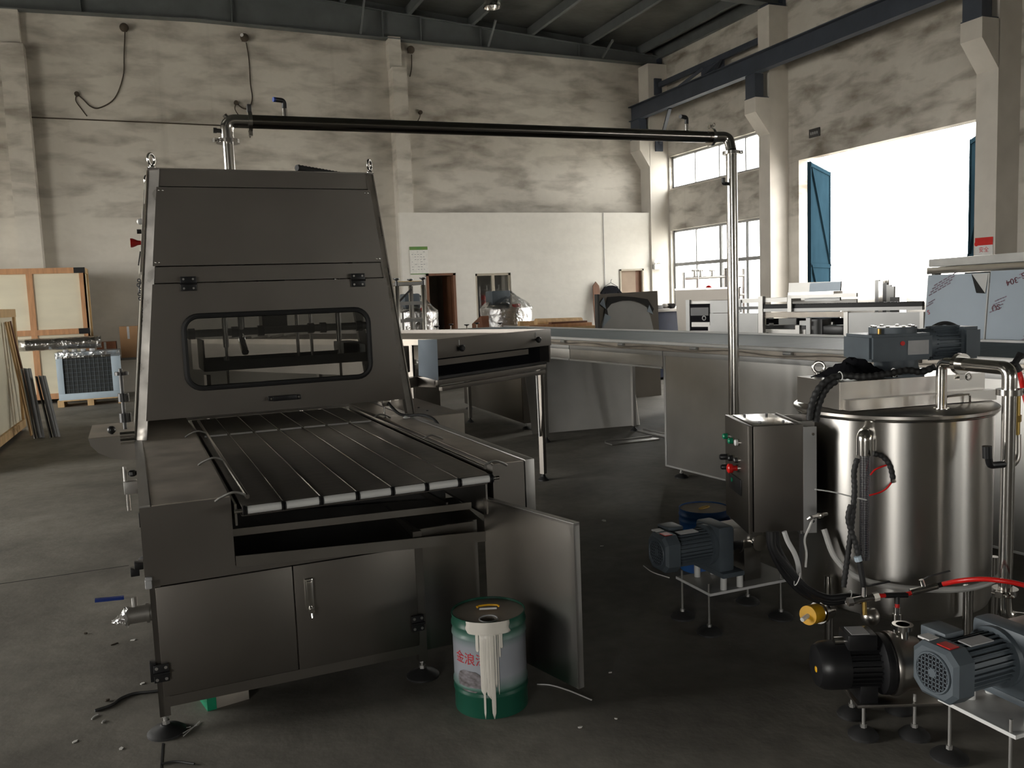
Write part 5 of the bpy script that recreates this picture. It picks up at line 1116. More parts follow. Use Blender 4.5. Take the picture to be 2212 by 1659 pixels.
for (x0, y0, x1, y1, w, lb) in ((1322, 962, 1425, 950, 0.16, 'flat pale board lying on the floor beside the tunnel conveyor foot'), (1375, 932, 1436, 945, 0.10, 'narrow grey strip lying on the floor under the tunnel conveyor edge')):
    p, q = gz(x0, y0, 0), gz(x1, y1, 0); dq = q-p
    t_ = tag(G().box((0, 0, 0), (dq.length, w, 0.012), 0.002).box((0, w-0.01, 0.012), (dq.length, w, 0.03), 0.002).o('board', 'steel_matte', None), lb, 'board'); t_.location = p; t_.rotation_euler = (0, 0, math.atan2(dq.y, dq.x))
# ================================================================== background machines beyond the tunnel
LP, RP = at(1483, 655, 10.6), at(2010, 650, 8.45); bd = (RP-LP); bd.z = 0; BL = bd.length; bd.normalize(); brz = math.atan2(bd.y, bd.x)
BK = thing('moulding_line', 'long background production machine with open chain drives and grey panels', 'machine', (LP.x, LP.y, 0), brz)
bn = Vector((-bd.y, bd.x, 0))
def bu(x, y, dep=0.0):                                                   # pixel -> (u, z) on the machine's face plane, set back by dep
    p0 = Vector((LP.x, LP.y, 0)) + bn*dep; r_ = ray(x, y); t = ((p0-CP).dot(bn))/r_.dot(bn); p = CP + r_*t
    return (p-p0).dot(bd), p.z
def bbox(nm, x0, y0, x1, y1, mat, dep=0.0, th=0.02, par=None, bev=0.0, zb=None):
    u0, za = bu(x0, y1, dep); u1, zc = bu(x1, y0, dep)
    if zb is not None: za = zb
    return G().box((min(u0, u1), dep, min(za, zc)), (max(u0, u1), dep+th, max(za, zc)), bev).o(nm, mat, par if par is not None else BK, 0 if not bev else 35)
def bbar(nm, x0, y0, x1, y1, hpx, mat, dep=0.0, th=0.03, par=None):      # slanted bar between two pixels
    u0, z0 = bu(x0, y0, dep); u1, z1 = bu(x1, y1, dep); _, zz = bu(x0, y0+hpx, dep); h = z0-zz; _, zz = bu(x1, y1+hpx, dep); h1 = z1-zz
    zm = ((z0-h/2)+(z1-h1/2))/2
    return G().box((u0, dep, zm-(h+h1)/4), (u1, dep+th, zm+(h+h1)/4)).o(nm, mat, par if par is not None else BK, 0)
cabn = bbox('drive_cabinet', 1484, 650, 1540, 715, 'steel_matte', 0.25, 0.5, zb=0.0)
bbox('opening_shade', 1489, 656, 1533, 714, 'void_shade', 0.24, 0.012, cabn); bbox('cabinet_post', 1482, 648, 1489, 716, 'steel_pale', 0.22, 0.04, cabn, zb=0.0)  # first piece is a near-black plate painting the cabinet's shaded interior
bbox('drive_block', 1492, 664, 1530, 682, 'steel_dark', 0.2, 0.04, cabn); bbox('bearing_plate', 1494, 696, 1533, 706, 'steel_matte', 0.2, 0.03, cabn)
u_, z_ = bu(1522, 687, 0.2); G().tor((u_, 0.19, z_), (0, 1, 0), 0.025, 0.006, 20, 6).o('sprocket', 'steel_pale', cabn)
bbox('lower_panel', 1534, 676, 1637, 720, 'steel_pale', 0.0, 0.02, zb=0.05); bbox('upper_panel', 1534, 648, 1600, 676, 'steel_pale', 0.03, 0.02); bbox('upper_panel', 1592, 645, 1640, 655, 'steel_matte', 0.05, 0.3)
bbox('chain_guard', 1594, 662, 1640, 669, 'steel_dark', 0.02, 0.2)
for x in (1638, 1822, 1986): 
    bbox('frame_post', x, 640 if x == 1638 else 674, x+9, 720, 'steel_matte', -0.02, 0.06, zb=0.03)
bbar('top_rail', 1647, 645, 1700, 642, 9, 'steel_matte', 0.02, 0.3)
bbar('chain', 1645, 659, 1992, 654, 8, 'black_rubber', 0.0, 0.06)
g = G(); u0, z0 = bu(1645, 658, 0); u1, z1 = bu(1990, 654, 0)
nT = 90
for k in range(nT):
    t = k/(nT-1); g.box((u0+(u1-u0)*t-0.008, 0.0, (z0+z1)/2-0.004), (u0+(u1-u0)*t+0.008, 0.05, (z0+z1)/2+0.008))
ob_ = g.o('chain_links', 'black_rubber', BK, 0); ob_['kind'] = 'stuff'
bbar('rail', 1645, 667, 1992, 662, 7, 'steel_pale', -0.01, 0.06); bbar('beam', 1650, 675, 1823, 674, 11, 'steel_dusty', 0.02, 0.1)
bbox('closed_panel', 1823, 674, 1990, 732, 'steel_pale', -0.01, 0.02, zb=0.05)
bbox('bracket_post', 1701, 637, 1709, 674, 'steel_matte', -0.05, 0.03); bbar('bracket_arm', 1701, 638, 1850, 632, 8, 'steel_matte', -0.05, 0.03); bbar('bracket_lip', 1702, 632, 1800, 629, 6, 'steel_bright', -0.06, 0.2)
bbar('light_bar', 1738, 645, 1814, 643, 6, 'steel_pale', 0.06, 0.04); bbar('back_rail', 1700, 650, 1850, 645, 10, 'steel_matte', 0.5, 0.03)
sq = bbox('bay_shade', 1655, 687, 1822, 727, 'void_shade', 0.85, 0.02)  # near-black backing sheet, the bay's shade put in as colour
bbox('bay_shaft', 1653, 702, 1740, 711, 'black_plastic', 0.3, 0.08); bbox('bay_plate', 1741, 687, 1750, 728, 'steel_pale', 0.05, 0.03); bbox('bay_gear', 1752, 690, 1776, 724, 'steel_dark', 0.2, 0.2)
bbox('bay_motor', 1776, 703, 1822, 724, 'black_plastic', 0.15, 0.2, bev=0.02); bbox('air_cylinder', 1727, 693, 1741, 703, 'steel_pale', 0.1, 0.04); bbox('bay_sheet', 1682, 688, 1720, 701, 'steel_pale', 0.8, 0.02); bbox('bay_base', 1660, 712, 1740, 728, 'steel_matte', 0.1, 0.3)
for y in (687, 700): 
    u_, z_ = bu(1662, y, 0.2); G().cyl((u_, 0.2, z_), (u_+0.05, 0.2, z_), 0.012, 10).o('rod_end', 'white_plastic', BK)
for x in (0.3, BL-0.4, BL/2):
    for y in (0.05, 0.8): G().box((x-0.025, y, 0), (x+0.025, y+0.05, 1.2)).o('leg', 'steel_matte', BK, 0)
G().box((0.3, 0.35, 1.10), (BL-0.2, 0.84, 1.14)).o('machine_bed', 'steel_matte', BK, 0)
# sheets propped upright behind that line
def upright(nm, label, x0, y0, x1, y1, dep, mat, cat='panel', zb=0.0, th=0.02, lean=0.0):
    u0, _ = bu(x0, y0, dep); u1, z1 = bu(x1, y1, dep); _, z0 = bu(x0, y0, dep)
    o_ = thing(nm, label, cat, Vector((LP.x, LP.y, 0)) + bd*u0 + bn*dep, brz)
    g = G(); g.ext([(0, 0, zb), (u1-u0, 0, zb), (u1-u0+lean, 0.10, z1), (lean, 0.10, z0)], (0, th, 0)); g.o('sheet', mat, o_, 0)
    return o_, u1-u0, z0, z1
s1, w1, za, zc = upright('metal_sheet', 'grey steel panel half covered in printed blue film behind the production machine', 1690, 612, 1803, 608, 1.0, 'steel_matte', lean=0.03)
g = G(); g.ext([(w1*0.42, 0.055, 1.1), (w1, 0.055, 1.1), (w1+0.03, 0.096, zc-0.004), (w1*0.42+0.03, 0.096, zc-0.008)], (0, -0.003, 0)); g.o('film', 'film_blue', s1, 0)
s2, w2, za, zc = upright('metal_sheet', 'bright steel panel with folded corner posts behind the production machine', 1806, 608, 1905, 604, 1.0, 'steel', lean=0.03)
for k, (t, m_) in enumerate(((0.88, 'steel_pale'), (0.96, 'steel_bright'), (1.05, 'steel_dark'), (1.13, 'steel_pale'), (1.20, 'steel_pale'))):
    G().box((w2*t, -0.03-0.004*k, 0.0), (w2*t+0.05, -0.01, zc-0.02*k)).o('corner_post', m_, s2, 0)
s3, w3, za, zc = upright('metal_sheet', 'plain steel panel standing beside the film-covered sheets', 1948, 604, 1999, 600, 0.9, 'steel', lean=0.02)
G().box((-0.12, -0.02, 1.3), (-0.03, 0.02, zc-0.2)).o('clip_post', 'steel_dark', s3, 0)
for nm_, lb_, xa, xb, ya, yb in (('metal_sheet', 'dark steel panel leaning at the end of the production machine', 1453, 1524, 626, 623), ('metal_sheet', 'small dark steel panel behind the steel riser pipe', 1521, 1592, 624, 621)):
    u0, z0 = bu(xa, ya, 0.95 if xa < 1500 else 0.85); u1, z1 = bu(xb, yb, 0.95 if xa < 1500 else 0.85); dp = 0.95 if xa < 1500 else 0.85
    o_ = thing(nm_, lb_, 'panel', Vector((LP.x, LP.y, 0)) + bd*u0 + bn*dp, brz)
    ins = 0.16 if xa < 1500 else 0.0
    G().ext([(ins, 0, 0), (u1-u0, 0, 0), (u1-u0, 0.05, z1), (0, 0.05, z0)], (0, 0.02, 0)).o('sheet', 'steel_front', o_, 0)
    G().box((0, 0.045, z0-0.01), (u1-u0, 0.09, z0+0.012)).o('top_fold', 'steel_bright', o_, 0)
# tubular frame against the window light
FRM = thing('pipe_frame', 'open steel tube frame with valves silhouetted against the tall window', 'frame', gy(1477, 640, 13.3)*1.0, 0); FRM.location.z = 0
def fp2(x, y): p = gy(x, y, 13.3); return Vector((p.x-FRM.location.x, 0, p.z))
for x, y0 in ((1477, 588), (1506, 596), (1566, 582), (1572, 582), (1606, 580)):
    p = fp2(x, y0); G().cyl((p.x, 0, 0), (p.x, 0, p.z), 0.028, 10).o('upright', 'steel_matte', FRM)
for (xa, ya, xb, yb) in ((1477, 602, 1606, 595), (1477, 640, 1606, 636)):
    G().cyl(fp2(xa, ya), fp2(xb, yb), 0.028, 10).o('cross_tube', 'steel_matte', FRM)
p = fp2(1572, 600); G().box((p.x-0.05, -0.04, p.z-0.25), (p.x+0.10, 0.04, p.z+0.18)).o('junction_box', 'steel_matte', FRM, 0)
for x in (1500, 1513, 1538): 
    p = fp2(x, 594); G().cyl((p.x, 0, p.z-0.03), (p.x, 0, p.z+0.08), 0.025, 10).cyl((p.x-0.05, 0, p.z+0.08), (p.x+0.05, 0, p.z+0.08), 0.018, 8).o('valve', 'steel_matte', FRM)
p = gy(1531, 620, 12.9); FRb = tag(G().lathe([(0.09, 0), (0.09, 0.25), (0.06, 0.33), (0.02, 0.36)], n=16).o('red_helmet', 'red_plastic', None), 'red domed cap showing above the dark panel by the window', 'helmet'); FRb.location = (p.x, p.y, p.z-0.33)
FR2 = thing('stand', 'steel stand under the red cap beside the tube frame', 'stand', (p.x, p.y, 0))
G().cyl((0, 0, 0.02), (0, 0, p.z-0.335), 0.05, 14).o('stand_post', 'steel_matte', FR2); G().cyl((0, 0, 0), (0, 0, 0.02), 0.2, 20).o('stand_base', 'steel_matte', FR2)
# film-covered sheets leaning beyond the tunnel's far rail
def tw(x, y, z): 
    c_, s_ = math.cos(math.radians(5.85)), math.sin(math.radians(5.85)); return Vector((4.08 + c_*x - s_*y, 6.54 + s_*x + c_*y, z))
def ty(xp, yp, z, lx_):                                                   # local y on the far rail line seen at pixel column
    lo, hi = -4.5, 6.0
    for _ in range(50):
        m = (lo+hi)/2; p = tw(lx_, m, z); q = p-CP; xx = IW/2 + FPX*q.dot(_r)/q.dot(_f)
        if xx > xp: lo = m
        else: hi = m
    return (lo+hi)/2
XS = TWD+0.03
for nm, lb, xa, xb, dz in (('film_sheet', 'steel sheet in blue protective film with one corner peeled back', 1975, 2106, 0.0), ('film_sheet', 'steel sheet in blue protective film printed with large maroon letters', 2109, 2290, 0.012)):
    ya, yb = ty(xa, 735, 1.19, XS), ty(xb, 735, 1.19, XS); w = ya-yb
    o_ = thing(nm, lb, 'sheet', tw(XS, ya, 0), math.radians(5.85-90))            # local x runs along the sheet towards the camera, local y leans away
    zt_ = 1.685+dz
    # local +y of this frame = tunnel +x (away)
    def sp(u, z, off=0.0): return Vector((u, 0.16*(z/zt_) - off, z))
    g = G(); g.ext([sp(0, 0), sp(w, 0), sp(w, zt_), sp(0, zt_)], (0, 0.004, 0)); g.o('sheet', 'film_blue', o_, 0)
    G().bar(sp(w, 0), sp(w, zt_), 0.010, 0.010).o('bright_edge', 'steel_pale', o_, 0)
    def word(t, s, u, z, rot, mat='ink_maroon'):
        xa_ = Vector((math.cos(rot), 0.16/zt_*math.sin(rot), math.sin(rot))); ya_ = Vector((-math.sin(rot), 0.16/zt_*math.cos(rot), math.cos(rot)))
        text_mesh(t, s, 'printed_words', mat, o_, basis(sp(u, z, 0.003), xa_, ya_))
    def lines(u, z, n_, L, rot, mat='ink_faint'):
        g = G()
        for i in range(n_):
            for k in range(5):
                c_, s_ = math.cos(rot), math.sin(rot)
                uu = u + (k*L/5)*c_ - i*0.03*-s_*-1; zz = z + (k*L/5)*s_ - i*0.03*c_
                p_ = sp(uu, zz, 0.002); q_ = sp(uu+L/5*0.75*c_, zz+L/5*0.75*s_, 0.002); g.bar(p_, q_, 0.001, 0.009, (0, 0, 1))
        q = g.o('printed_lines', mat, o_, 0); q['kind'] = 'stuff'
    if xa < 2000:
        pk = G(); pk.ext([sp(w*0.73, zt_-0.004, 0.004), sp(w*0.99, zt_-0.004, 0.004), sp(w*0.965, zt_-0.155, 0.004)], (0, -0.002, 0)); pk.o('bare_corner', 'steel_pale', o_, 0)
        pk = G(); pk.ext([sp(w*0.73, zt_-0.004, 0.006), sp(w*0.965, zt_-0.155, 0.006), sp(w*0.86, zt_-0.15, 0.03)], (0, -0.002, 0)); pk.o('peeled_film', 'steel_dark', o_, 0)
        lines(w*0.12, 1.60, 4, 0.22, math.radians(28)); lines(0.02, 1.46, 2, 0.07, math.radians(28)); word('S', 0.05, 0.03, 1.39, math.radians(180+20), 'ink_red')
    else:
        word('SU', 0.058, ya-ty(2133, 665, 1.42, XS+0.13)+0.065, 1.425, math.radians(180+14)); word('304', 0.062, ya-ty(2186, 603, 1.63, XS+0.15), 1.615, math.radians(180+17)); word('S', 0.062, ya-ty(2210, 588, 1.66, XS+0.15), 1.655, math.radians(180+17))
        lines(0.05, 1.47, 4, 0.10, math.radians(22)); lines(0.22, 1.66, 2, 0.15, math.radians(22)); lines(0.30, 1.24, 4, 0.25, math.radians(25))
# tall frame with wrapped bright top behind the film sheets
ta, tb = at(2010, 572, 8.2), at(2330, 545, 6.3); td = tb-ta; td.z = 0; tL = td.length; td.normalize()
TT = thing('steel_table', 'tall steel frame table with a bright wrapped top behind the film-covered sheets', 'table', (ta.x, ta.y, 0), math.atan2(td.y, td.x))
G().box((0, -0.02, 1.765), (tL, 0.9, 1.84), 0.01).o('table_top', 'pale_hose', TT); G().box((0, -0.04, 1.70), (tL, 0.88, 1.762), 0.008).o('top_skirt', 'steel_bright', TT)
for x in (0.02, tL*0.47, tL-0.08):
    for y in (0.0, 0.8): 
        l_ = G().box((x, y, 0), (x+0.06, y+0.06, 1.70)).o('leg', 'steel_pale', TT, 0)
G().box((0.06, 0.3, 1.60), (tL, 0.34, 1.70)).o('cross_rail', 'steel_dark', TT, 0)
# ================================================================== far-left and far-back goods
def wood_crate(nm, label, x0, x1, y0, y1, H, battens, mat_b='wood', rz=0.0, loc=None, mids=()):
    o_ = thing(nm, label, 'crate', loc if loc else ((x0), y0, 0), rz)
    w, d = x1-x0, y1-y0
    G().box((0.03, 0.03, 0.10), (w-0.03, d-0.03, H-0.03)).o('plywood_panel', 'plywood', o_, 0)
    t = 0.10
    for x in battens: G().box((x-t/2, 0.0, 0.08), (x+t/2, 0.03, H)).o('batten', mat_b, o_, 0)
    for z in (0.08, *mids, H-t): G().box((0, -0.005, z), (w, 0.028, z+t)).o('batten', mat_b, o_, 0)
    for y in (0.0, d-t):
        for x in (w-0.03,): G().box((x, y, 0.08), (x+0.03, y+t, H)).o('batten', 'wood_pale', o_, 0)
    G().box((w-0.03, 0, H-t), (w, d, H)).o('batten', 'wood_pale', o_, 0); G().box((w-0.03, 0, 0.08), (w, d, 0.08+t)).o('batten', 'wood_pale', o_, 0)
    for x in (0.05, w/2, w-0.15): G().box((x, 0.02, 0), (x+0.1, d-0.02, 0.10)).o('skid', 'wood_brown', o_, 0)
    for z in (H-0.10, mids[0] if mids else 0.08): G().box((w-0.18, -0.012, z-0.0), (w+0.006, -0.004, z+0.10)).o('corner_strap', 'black_plastic', o_, 0)
    return o_
cr = gy(184, 600, 17.7); ct = gy(150, 578, 17.7).z; cm = gy(150, 722, 17.7).z
v1 = gy(72, 700, 17.7).x
CR1 = wood_crate('shipping_crate', 'big plywood crate with reddish timber battens against the far wall', cr.x-2.6, cr.x, 17.7, 18.55, ct, (v1-(cr.x-2.6), 2.55, 0.05), mids=(cm,))
n1, n2 = gz(57, 928, 0), gz(-20, 992, 0); nx = (n1-n2).normalized()
CR2 = thing('shipping_crate', 'nearer plywood crate with pale battens and slats leaning on its side', 'crate', n2, math.atan2(nx.y, nx.x))
zc2 = 1.72; wL = (n1-n2).length
# local x runs along the visible side, local -y faces the aisle
G().box((-1.2, 0.03, 0.10), (wL-0.03, 1.2, zc2-0.03)).o('plywood_panel', 'plywood', CR2, 0)
for x in (wL-0.10, 0.0, -1.1): G().box((x, 0.0, 0.05), (x+0.10, 0.03, zc2)).o('batten', 'wood_pale', CR2, 0)
for z in (0.05, zc2-0.11): G().box((-1.2, -0.006, z), (wL, 0.026, z+0.11)).o('batten', 'wood_pale', CR2, 0)
G().box((wL-0.03, 0.0, 0.05), (wL, 1.2, zc2)).o('end_panel', 'plywood', CR2, 0)
for x in (-0.9, 0.2, wL-0.2): G().box((x, 0.04, 0), (x+0.1, 1.16, 0.1)).o('skid', 'wood_brown', CR2, 0)
for k, (xa, xb) in enumerate(((wL-0.62, wL-0.18), (wL-0.75, wL-0.55), (wL-0.95, wL-0.72))):
    o_ = thing('wood_slat', ('pale wooden slat propped furthest over on the crate side', 'straight pale wooden slat propped on the crate side', 'thin wooden slat propped behind the others on the crate side')[k], 'slat', n2, math.atan2(nx.y, nx.x))
    G().bar((xb, -0.16, 0.0), (xa, -0.022, 1.55), 0.06, 0.022, (0, 1, 0)).o('slat', ('wood_brown', 'wood_pale', 'wood_pale')[k], o_, 0)
# folded steel channels leaning at the crate end
for k, (xa, ya, xb, yb, lb) in enumerate(((86, 946, 56, 796, 'long dark steel channel leaning against the nearer crate'), (120, 944, 88, 812, 'shorter dark steel channel leaning beside the long one'))):
    p = gz(xa, ya, 0); t_ = gy(xb, yb, p.y+0.25)
    o_ = thing('steel_channel', lb, 'channel', p); q = t_-p
    G().bar((0, 0, 0), q, 0.10, 0.008, (1, -0.5, 0)).bar((0.045, -0.02, 0), q+Vector((0.045, -0.02, 0)), 0.008, 0.05, (0.5, 1, 0)).o('web', 'steel_dark', o_, 0)
    G().bar((-0.05, -0.03, 0), q+Vector((-0.05, -0.03, 0)), 0.012, 0.04, (0.5, 1, 0)).o('flange', 'steel_pale' if k == 0 else 'steel_dark', o_, 0)
# condenser unit on a pallet
ca_ = gz(128, 866, 0.12); cb_ = gz(263, 858, 0.12)
wd_ = cb_.x-ca_.x; zc_ = gy(190, 760, ca_.y).z
PAL = thing('pallet', 'low wooden pallet under the pale blue grille unit', 'pallet', (ca_.x-0.03, ca_.y-0.02, 0))
for k in range(4): G().box((0, 0.02+0.16*k, 0.10), (wd_+0.06, 0.15+0.16*k, 0.12)).o('deck_board', 'wood_pale', PAL, 0)
for x in (0, wd_/2-0.03, wd_-0.04): G().box((x, 0.03, 0), (x+0.10, 0.64, 0.10)).o('runner', 'wood_pale', PAL, 0)
CN = thing('condenser_unit', 'pale blue cooling unit with a square wire grille wrapped in clear film', 'cooling unit', (ca_.x, ca_.y, 0.12))
hC = zc_-0.12
G().box((0, 0.04, 0), (wd_, 0.6, hC), 0.008).o('casing', 'pale_blue_paint', CN)
bxm = 0.10
for a, b in (((0, 0, 0), (wd_, 0.05, 0.11)), ((0, 0, hC-0.06), (wd_, 0.05, hC)), ((0, 0, 0.11), (bxm, 0.05, hC-0.06)), ((wd_-0.13, 0, 0.11), (wd_, 0.05, hC-0.06))): G().box(a, b, 0.004).o('front_frame', 'pale_blue_paint', CN)
G().box((bxm, 0.034, 0.11), (wd_-0.13, 0.039, hC-0.06)).o('coil', 'mesh_dark', CN, 0)
gx0, gx1, gz0, gz1 = bxm, wd_-0.13, 0.11, hC-0.06
for k in range(1, 11): G().cyl((gx0+(gx1-gx0)*k/11, 0.02, gz0), (gx0+(gx1-gx0)*k/11, 0.02, gz1), 0.003, 6).o('grille_wire', 'motor_grey', CN)
for k in range(1, 9): G().cyl((gx0, 0.016, gz0+(gz1-gz0)*k/9), (gx1, 0.016, gz0+(gz1-gz0)*k/9), 0.003, 6).o('grille_wire', 'motor_grey', CN)
g = G(); g.box((-0.012, -0.006, hC-0.10), (wd_+0.012, 0.62, hC+0.012), 0.01); g.o('film_wrap', 'stretch_film', CN)
for k in range(4): G().cyl((0.15+0.14*k, 0.2, hC), (0.15+0.14*k, 0.2, hC+0.05), 0.045, 14).o('duct_collar', 'label_grey', CN)
# wrapped pipe resting across the unit
ra_, rb_ = gy(20, 752, ca_.y+0.28), gy(205, 735, ca_.y+0.28)
WP = thing('wrapped_pipe', 'thick pipe wrapped in plastic film lying across the cooling unit', 'pipe', (0, 0, 0))
zz_ = zc_+0.06+0.10
G().cyl((ra_.x+0.25, ra_.y, zz_), (rb_.x, rb_.y, zz_), 0.10, 24).o('pipe', 'steel_front', WP); G().cyl((ra_.x-0.01, ra_.y, zz_), (rb_.x+0.10, rb_.y, zz_), 0.108, 20, 0.112).o('film_wrap', 'stretch_film', WP)
# boxes behind
def carton(label, x0, x1, y0px, yw, Y, zb, mat='cardboard'):
    a = gy(x0, y0px, Y); b = gy(x1, y0px, Y)
    o_ = thing('carton', label, 'box', (a.x, Y, zb)); h = a.z-zb; w = b.x-a.x
    G().box((0, 0, 0), (w, yw, h), 0.004).o('carton_body', mat, o_)
    G().box((w*0.38, -0.002, h*0.6), (w*0.5, 0.0, h)).o('tape', 'label_grey', o_, 0)
    return o_
BNH = thing('workbench', 'low steel bench carrying cartons behind the cooling unit', 'bench', gy(205, 780, 17.95), 0); BNH.location.z = 0
G().box((0, 0, 0.70), (1.6, 0.8, 0.74)).o('bench_top', 'steel_front', BNH, 0)
for x in (0.02, 1.52):
    for y in (0.02, 0.72): G().box((x, y, 0), (x+0.06, y+0.06, 0.70)).o('leg', 'steel_front', BNH, 0)
carton('tall brown carton with a pale label on the bench behind the cooling unit', 257, 300, 706, 0.4, 18.1, 0.74)
carton('flat brown carton lying open on the bench behind the cooling unit', 208, 250, 740, 0.4, 18.1, 0.74, 'rust_brown')
# upturned trolley rack
rk0, rk1 = gy(858, 640, 12.6), gy(915, 640, 12.6); rw = rk1.x-rk0.x; rtop = gy(913, 616, 12.6).z
RK = thing('trolley_rack', 'upside-down steel trolley rack with its feet in the air', 'rack', (rk0.x, 12.6, 0), 0)
for x in (0.0, rw):
    for y in (0.0, 0.7):
        p_ = G().box((x-0.03, y-0.03, 0), (x+0.03, y+0.03, rtop), 0.004).o('post', 'steel_bright' if y == 0 else 'steel', RK)
        G().cyl((x, y, rtop), (x, y, rtop+0.07), 0.025, 12).lathe([(0.012, 0), (0.015, 0.01), (0.05, 0.03), (0.05, 0.045)], (x, y, rtop+0.07), n=16).o('foot', 'steel_dark', p_)
for yp in (612, 655, 692): 
    z = gy(890, yp, 12.6).z
    for y in (0.0, 0.7): G().bar((0, y, z), (rw, y, z), 0.04, 0.05).o('rail', 'steel_matte', RK, 0)
    for x in (0.0, rw): G().bar((x, 0, z), (x, 0.7, z), 0.04, 0.05).o('rail', 'steel_matte', RK, 0)
G().box((0, 0, gy(890, 614, 12.6).z), (rw, 0.7, gy(890, 610, 12.6).z+0.02)).o('shelf', 'brass', RK, 0)
G().bar((rw*0.1, 0.35, rtop-0.3), (rw*0.75, 0.3, rtop-0.05), 0.04, 0.03).o('brace', 'steel_dark', RK, 0); G().cyl((rw*0.35, 0.3, 0.9), (rw*0.35, 0.3, 1.45), 0.04, 12).o('centre_tube', 'steel_matte', RK)
# film-wrapped tanks
def wrapped_tank(label, xa, xb, ytop, Y, motor=True):
    a, b = gy(xa, ytop, Y), gy(xb, ytop, Y); r = (b.x-a.x)/2*0.96; zt_ = a.z
    o_ = thing('wrapped_tank', label, 'tank', ((a.x+b.x)/2, Y+r, 0), 0)
    G().lathe([(r, 0.25), (r, zt_-0.05), (r*0.97, zt_), (r*0.3, zt_+0.06)], n=40).o('tank_body', 'steel_tank', o_)
    for k in range(3):
        an = math.radians(120*k+40); G().cyl((r*0.85*math.cos(an), r*0.85*math.sin(an), 0), (r*0.85*math.cos(an), r*0.85*math.sin(an), 0.27), 0.03, 12).o('leg', 'steel', o_)
    random.seed(int(xa)); g = G(); rings = []
    for z, q in ((0.35, 1.02), (0.7, 1.03), (1.0, 1.025), (1.25, 1.04), (zt_, 1.05), (zt_+0.08, 0.85), (zt_+0.22, 0.45), (zt_+0.30, 0.2)):
        rings.append([g.bm.verts.new((r*q*random.uniform(.985, 1.04)*math.cos(2*math.pi*k/36), r*q*random.uniform(.985, 1.04)*math.sin(2*math.pi*k/36), z+random.uniform(-.03, .03))) for k in range(36)])
    g.skin(rings, False); g.o('film_wrap', 'stretch_film', o_, 15)
    if motor:
        G().box((-r*0.75, -0.2, zt_+0.06), (r*0.05, 0.15, zt_+0.32), 0.03).o('gearmotor', 'motor_grey', o_); G().cyl((-r*0.6, -0.22, zt_+0.10), (-r*0.1, -0.22, zt_+0.10), 0.02, 8).o('handle', 'steel_dark', o_)
        G().box((r*0.05, -r*0.8, zt_+0.0), (r*0.3, -r*0.5, zt_+0.075), 0.01).o('red_tag', 'red_plastic', o_)
    return o_
wrapped_tank('round steel tank wrapped in shiny film with a grey motor, beside the far window', 1060, 1166, 668, 14.2)
wrapped_tank('round steel tank wrapped in shiny film standing behind the trolley rack', 868, 956, 676, 14.4)
bp0 = gy(1022, 706, 13.75); bp1 = gy(1058, 682, 13.75)
BBd = thing('brown_board', 'rust brown board with a slanted top beside the wrapped tank', 'board', (bp0.x, 13.75, 0))
wB = bp1.x-bp0.x; G().ext([(0, 0, 0), (wB, 0, 0), (wB, 0.05, bp1.z), (wB*0.55, 0.05, bp1.z), (0, 0.02, bp0.z+0.05)], (0, 0.03, 0)).o('board', 'rust_brown', BBd, 0)
# lumber stack on trestles
l0, l1 = gy(1150, 700, 12.3), gy(1292, 703, 12.3)
ltop = gy(1220, 706, 12.3).z
LT = thing('lumber_bench', 'low timber bench under the loose lumber near the far wall', 'bench', (l0.x-0.05, 12.25, 0))
wl = l1.x-l0.x
for x in (0.1, wl-0.1):
    for y in (0.05, 0.75): G().box((x-0.05, y-0.04, 0), (x+0.05, y+0.04, ltop-0.06)).o('leg', 'wood_pale', LT, 0)
G().box((0, 0, ltop-0.06), (wl, 0.8, ltop)).o('bench_top', 'wood_pale', LT, 0)
LB = ['widest brown plank on the lumber bench', 'round brown pole lying on the lumber bench', 'thin dark plank on the lumber bench', 'short pale offcut on the lumber bench']
for k, (xa, xb, y, z0, h, w, m_) in enumerate(((0.0, wl*0.95, 0.15, 0, 0.05, 0.2, 'wood'), (wl*0.25, wl, 0.45, 0, 0.12, 0.12, 'wood_pale'), (wl*0.35, wl*0.9, 0.16, 0.05, 0.03, 0.12, 'wood_brown'), (wl*0.05, wl*0.3, 0.62, 0, 0.10, 0.1, 'wood_pale'))):
    o_ = thing('plank' if k != 1 else 'pole', LB[k], 'lumber', (l0.x-0.05, 12.25, ltop))
    if k == 1: G().cyl((xa, y, h/2+0.02), (xb, y+0.1, h/2), h/2, 12).o('timber', m_, o_)
    else: G().box((xa, y-w/2, z0), (xb, y+w/2, z0+h), 0.004).o('timber', m_, o_)
# upright sheet with torn protective film
q0, q1 = gy(1294, 640, 11.6), gy(1427, 628, 11.6)
QP = thing('torn_film_sheet', 'upright grey steel sheet with torn protective film', 'sheet', (q0.x, 11.6, 0), math.radians(2))
qw = q1.x-q0.x; qz0 = q0.z+0.03; qz1 = q1.z
G().ext([(0, 0, 0), (qw, 0, 0), (qw, 0.05, qz1), (0, 0.05, qz0)], (0, 0.03, 0)).o('sheet', 'steel_front', QP, 0)
G().box((-0.035, -0.01, 0), (-0.005, 0.08, qz0)).o('edge_post', 'steel_dark', QP, 0)
ft = [(0.06, 0.0), (0.04, 0.42), (0.10, 0.60), (0.16, 0.52), (0.13, 0.68), (0.20, 0.78), (0.35, 0.83), (0.52, 0.84), (0.68, 0.78), (0.80, 0.70), (0.86, 0.52), (0.90, 0.28), (0.955, 0.0)]
zlo, zhi = gy(1350, 712, 11.6).z, qz1
def tf(u, v, o=0.0): z = zlo-0.25 + (zhi-zlo+0.25)*v; return Vector((qw*u, 0.05*(z/qz1)-0.006-o, z))
g = G(); g.ext([tf(u, v) for u, v in ft], (0, -0.002, 0)); g.o('film', 'steel_pale', QP, 0)
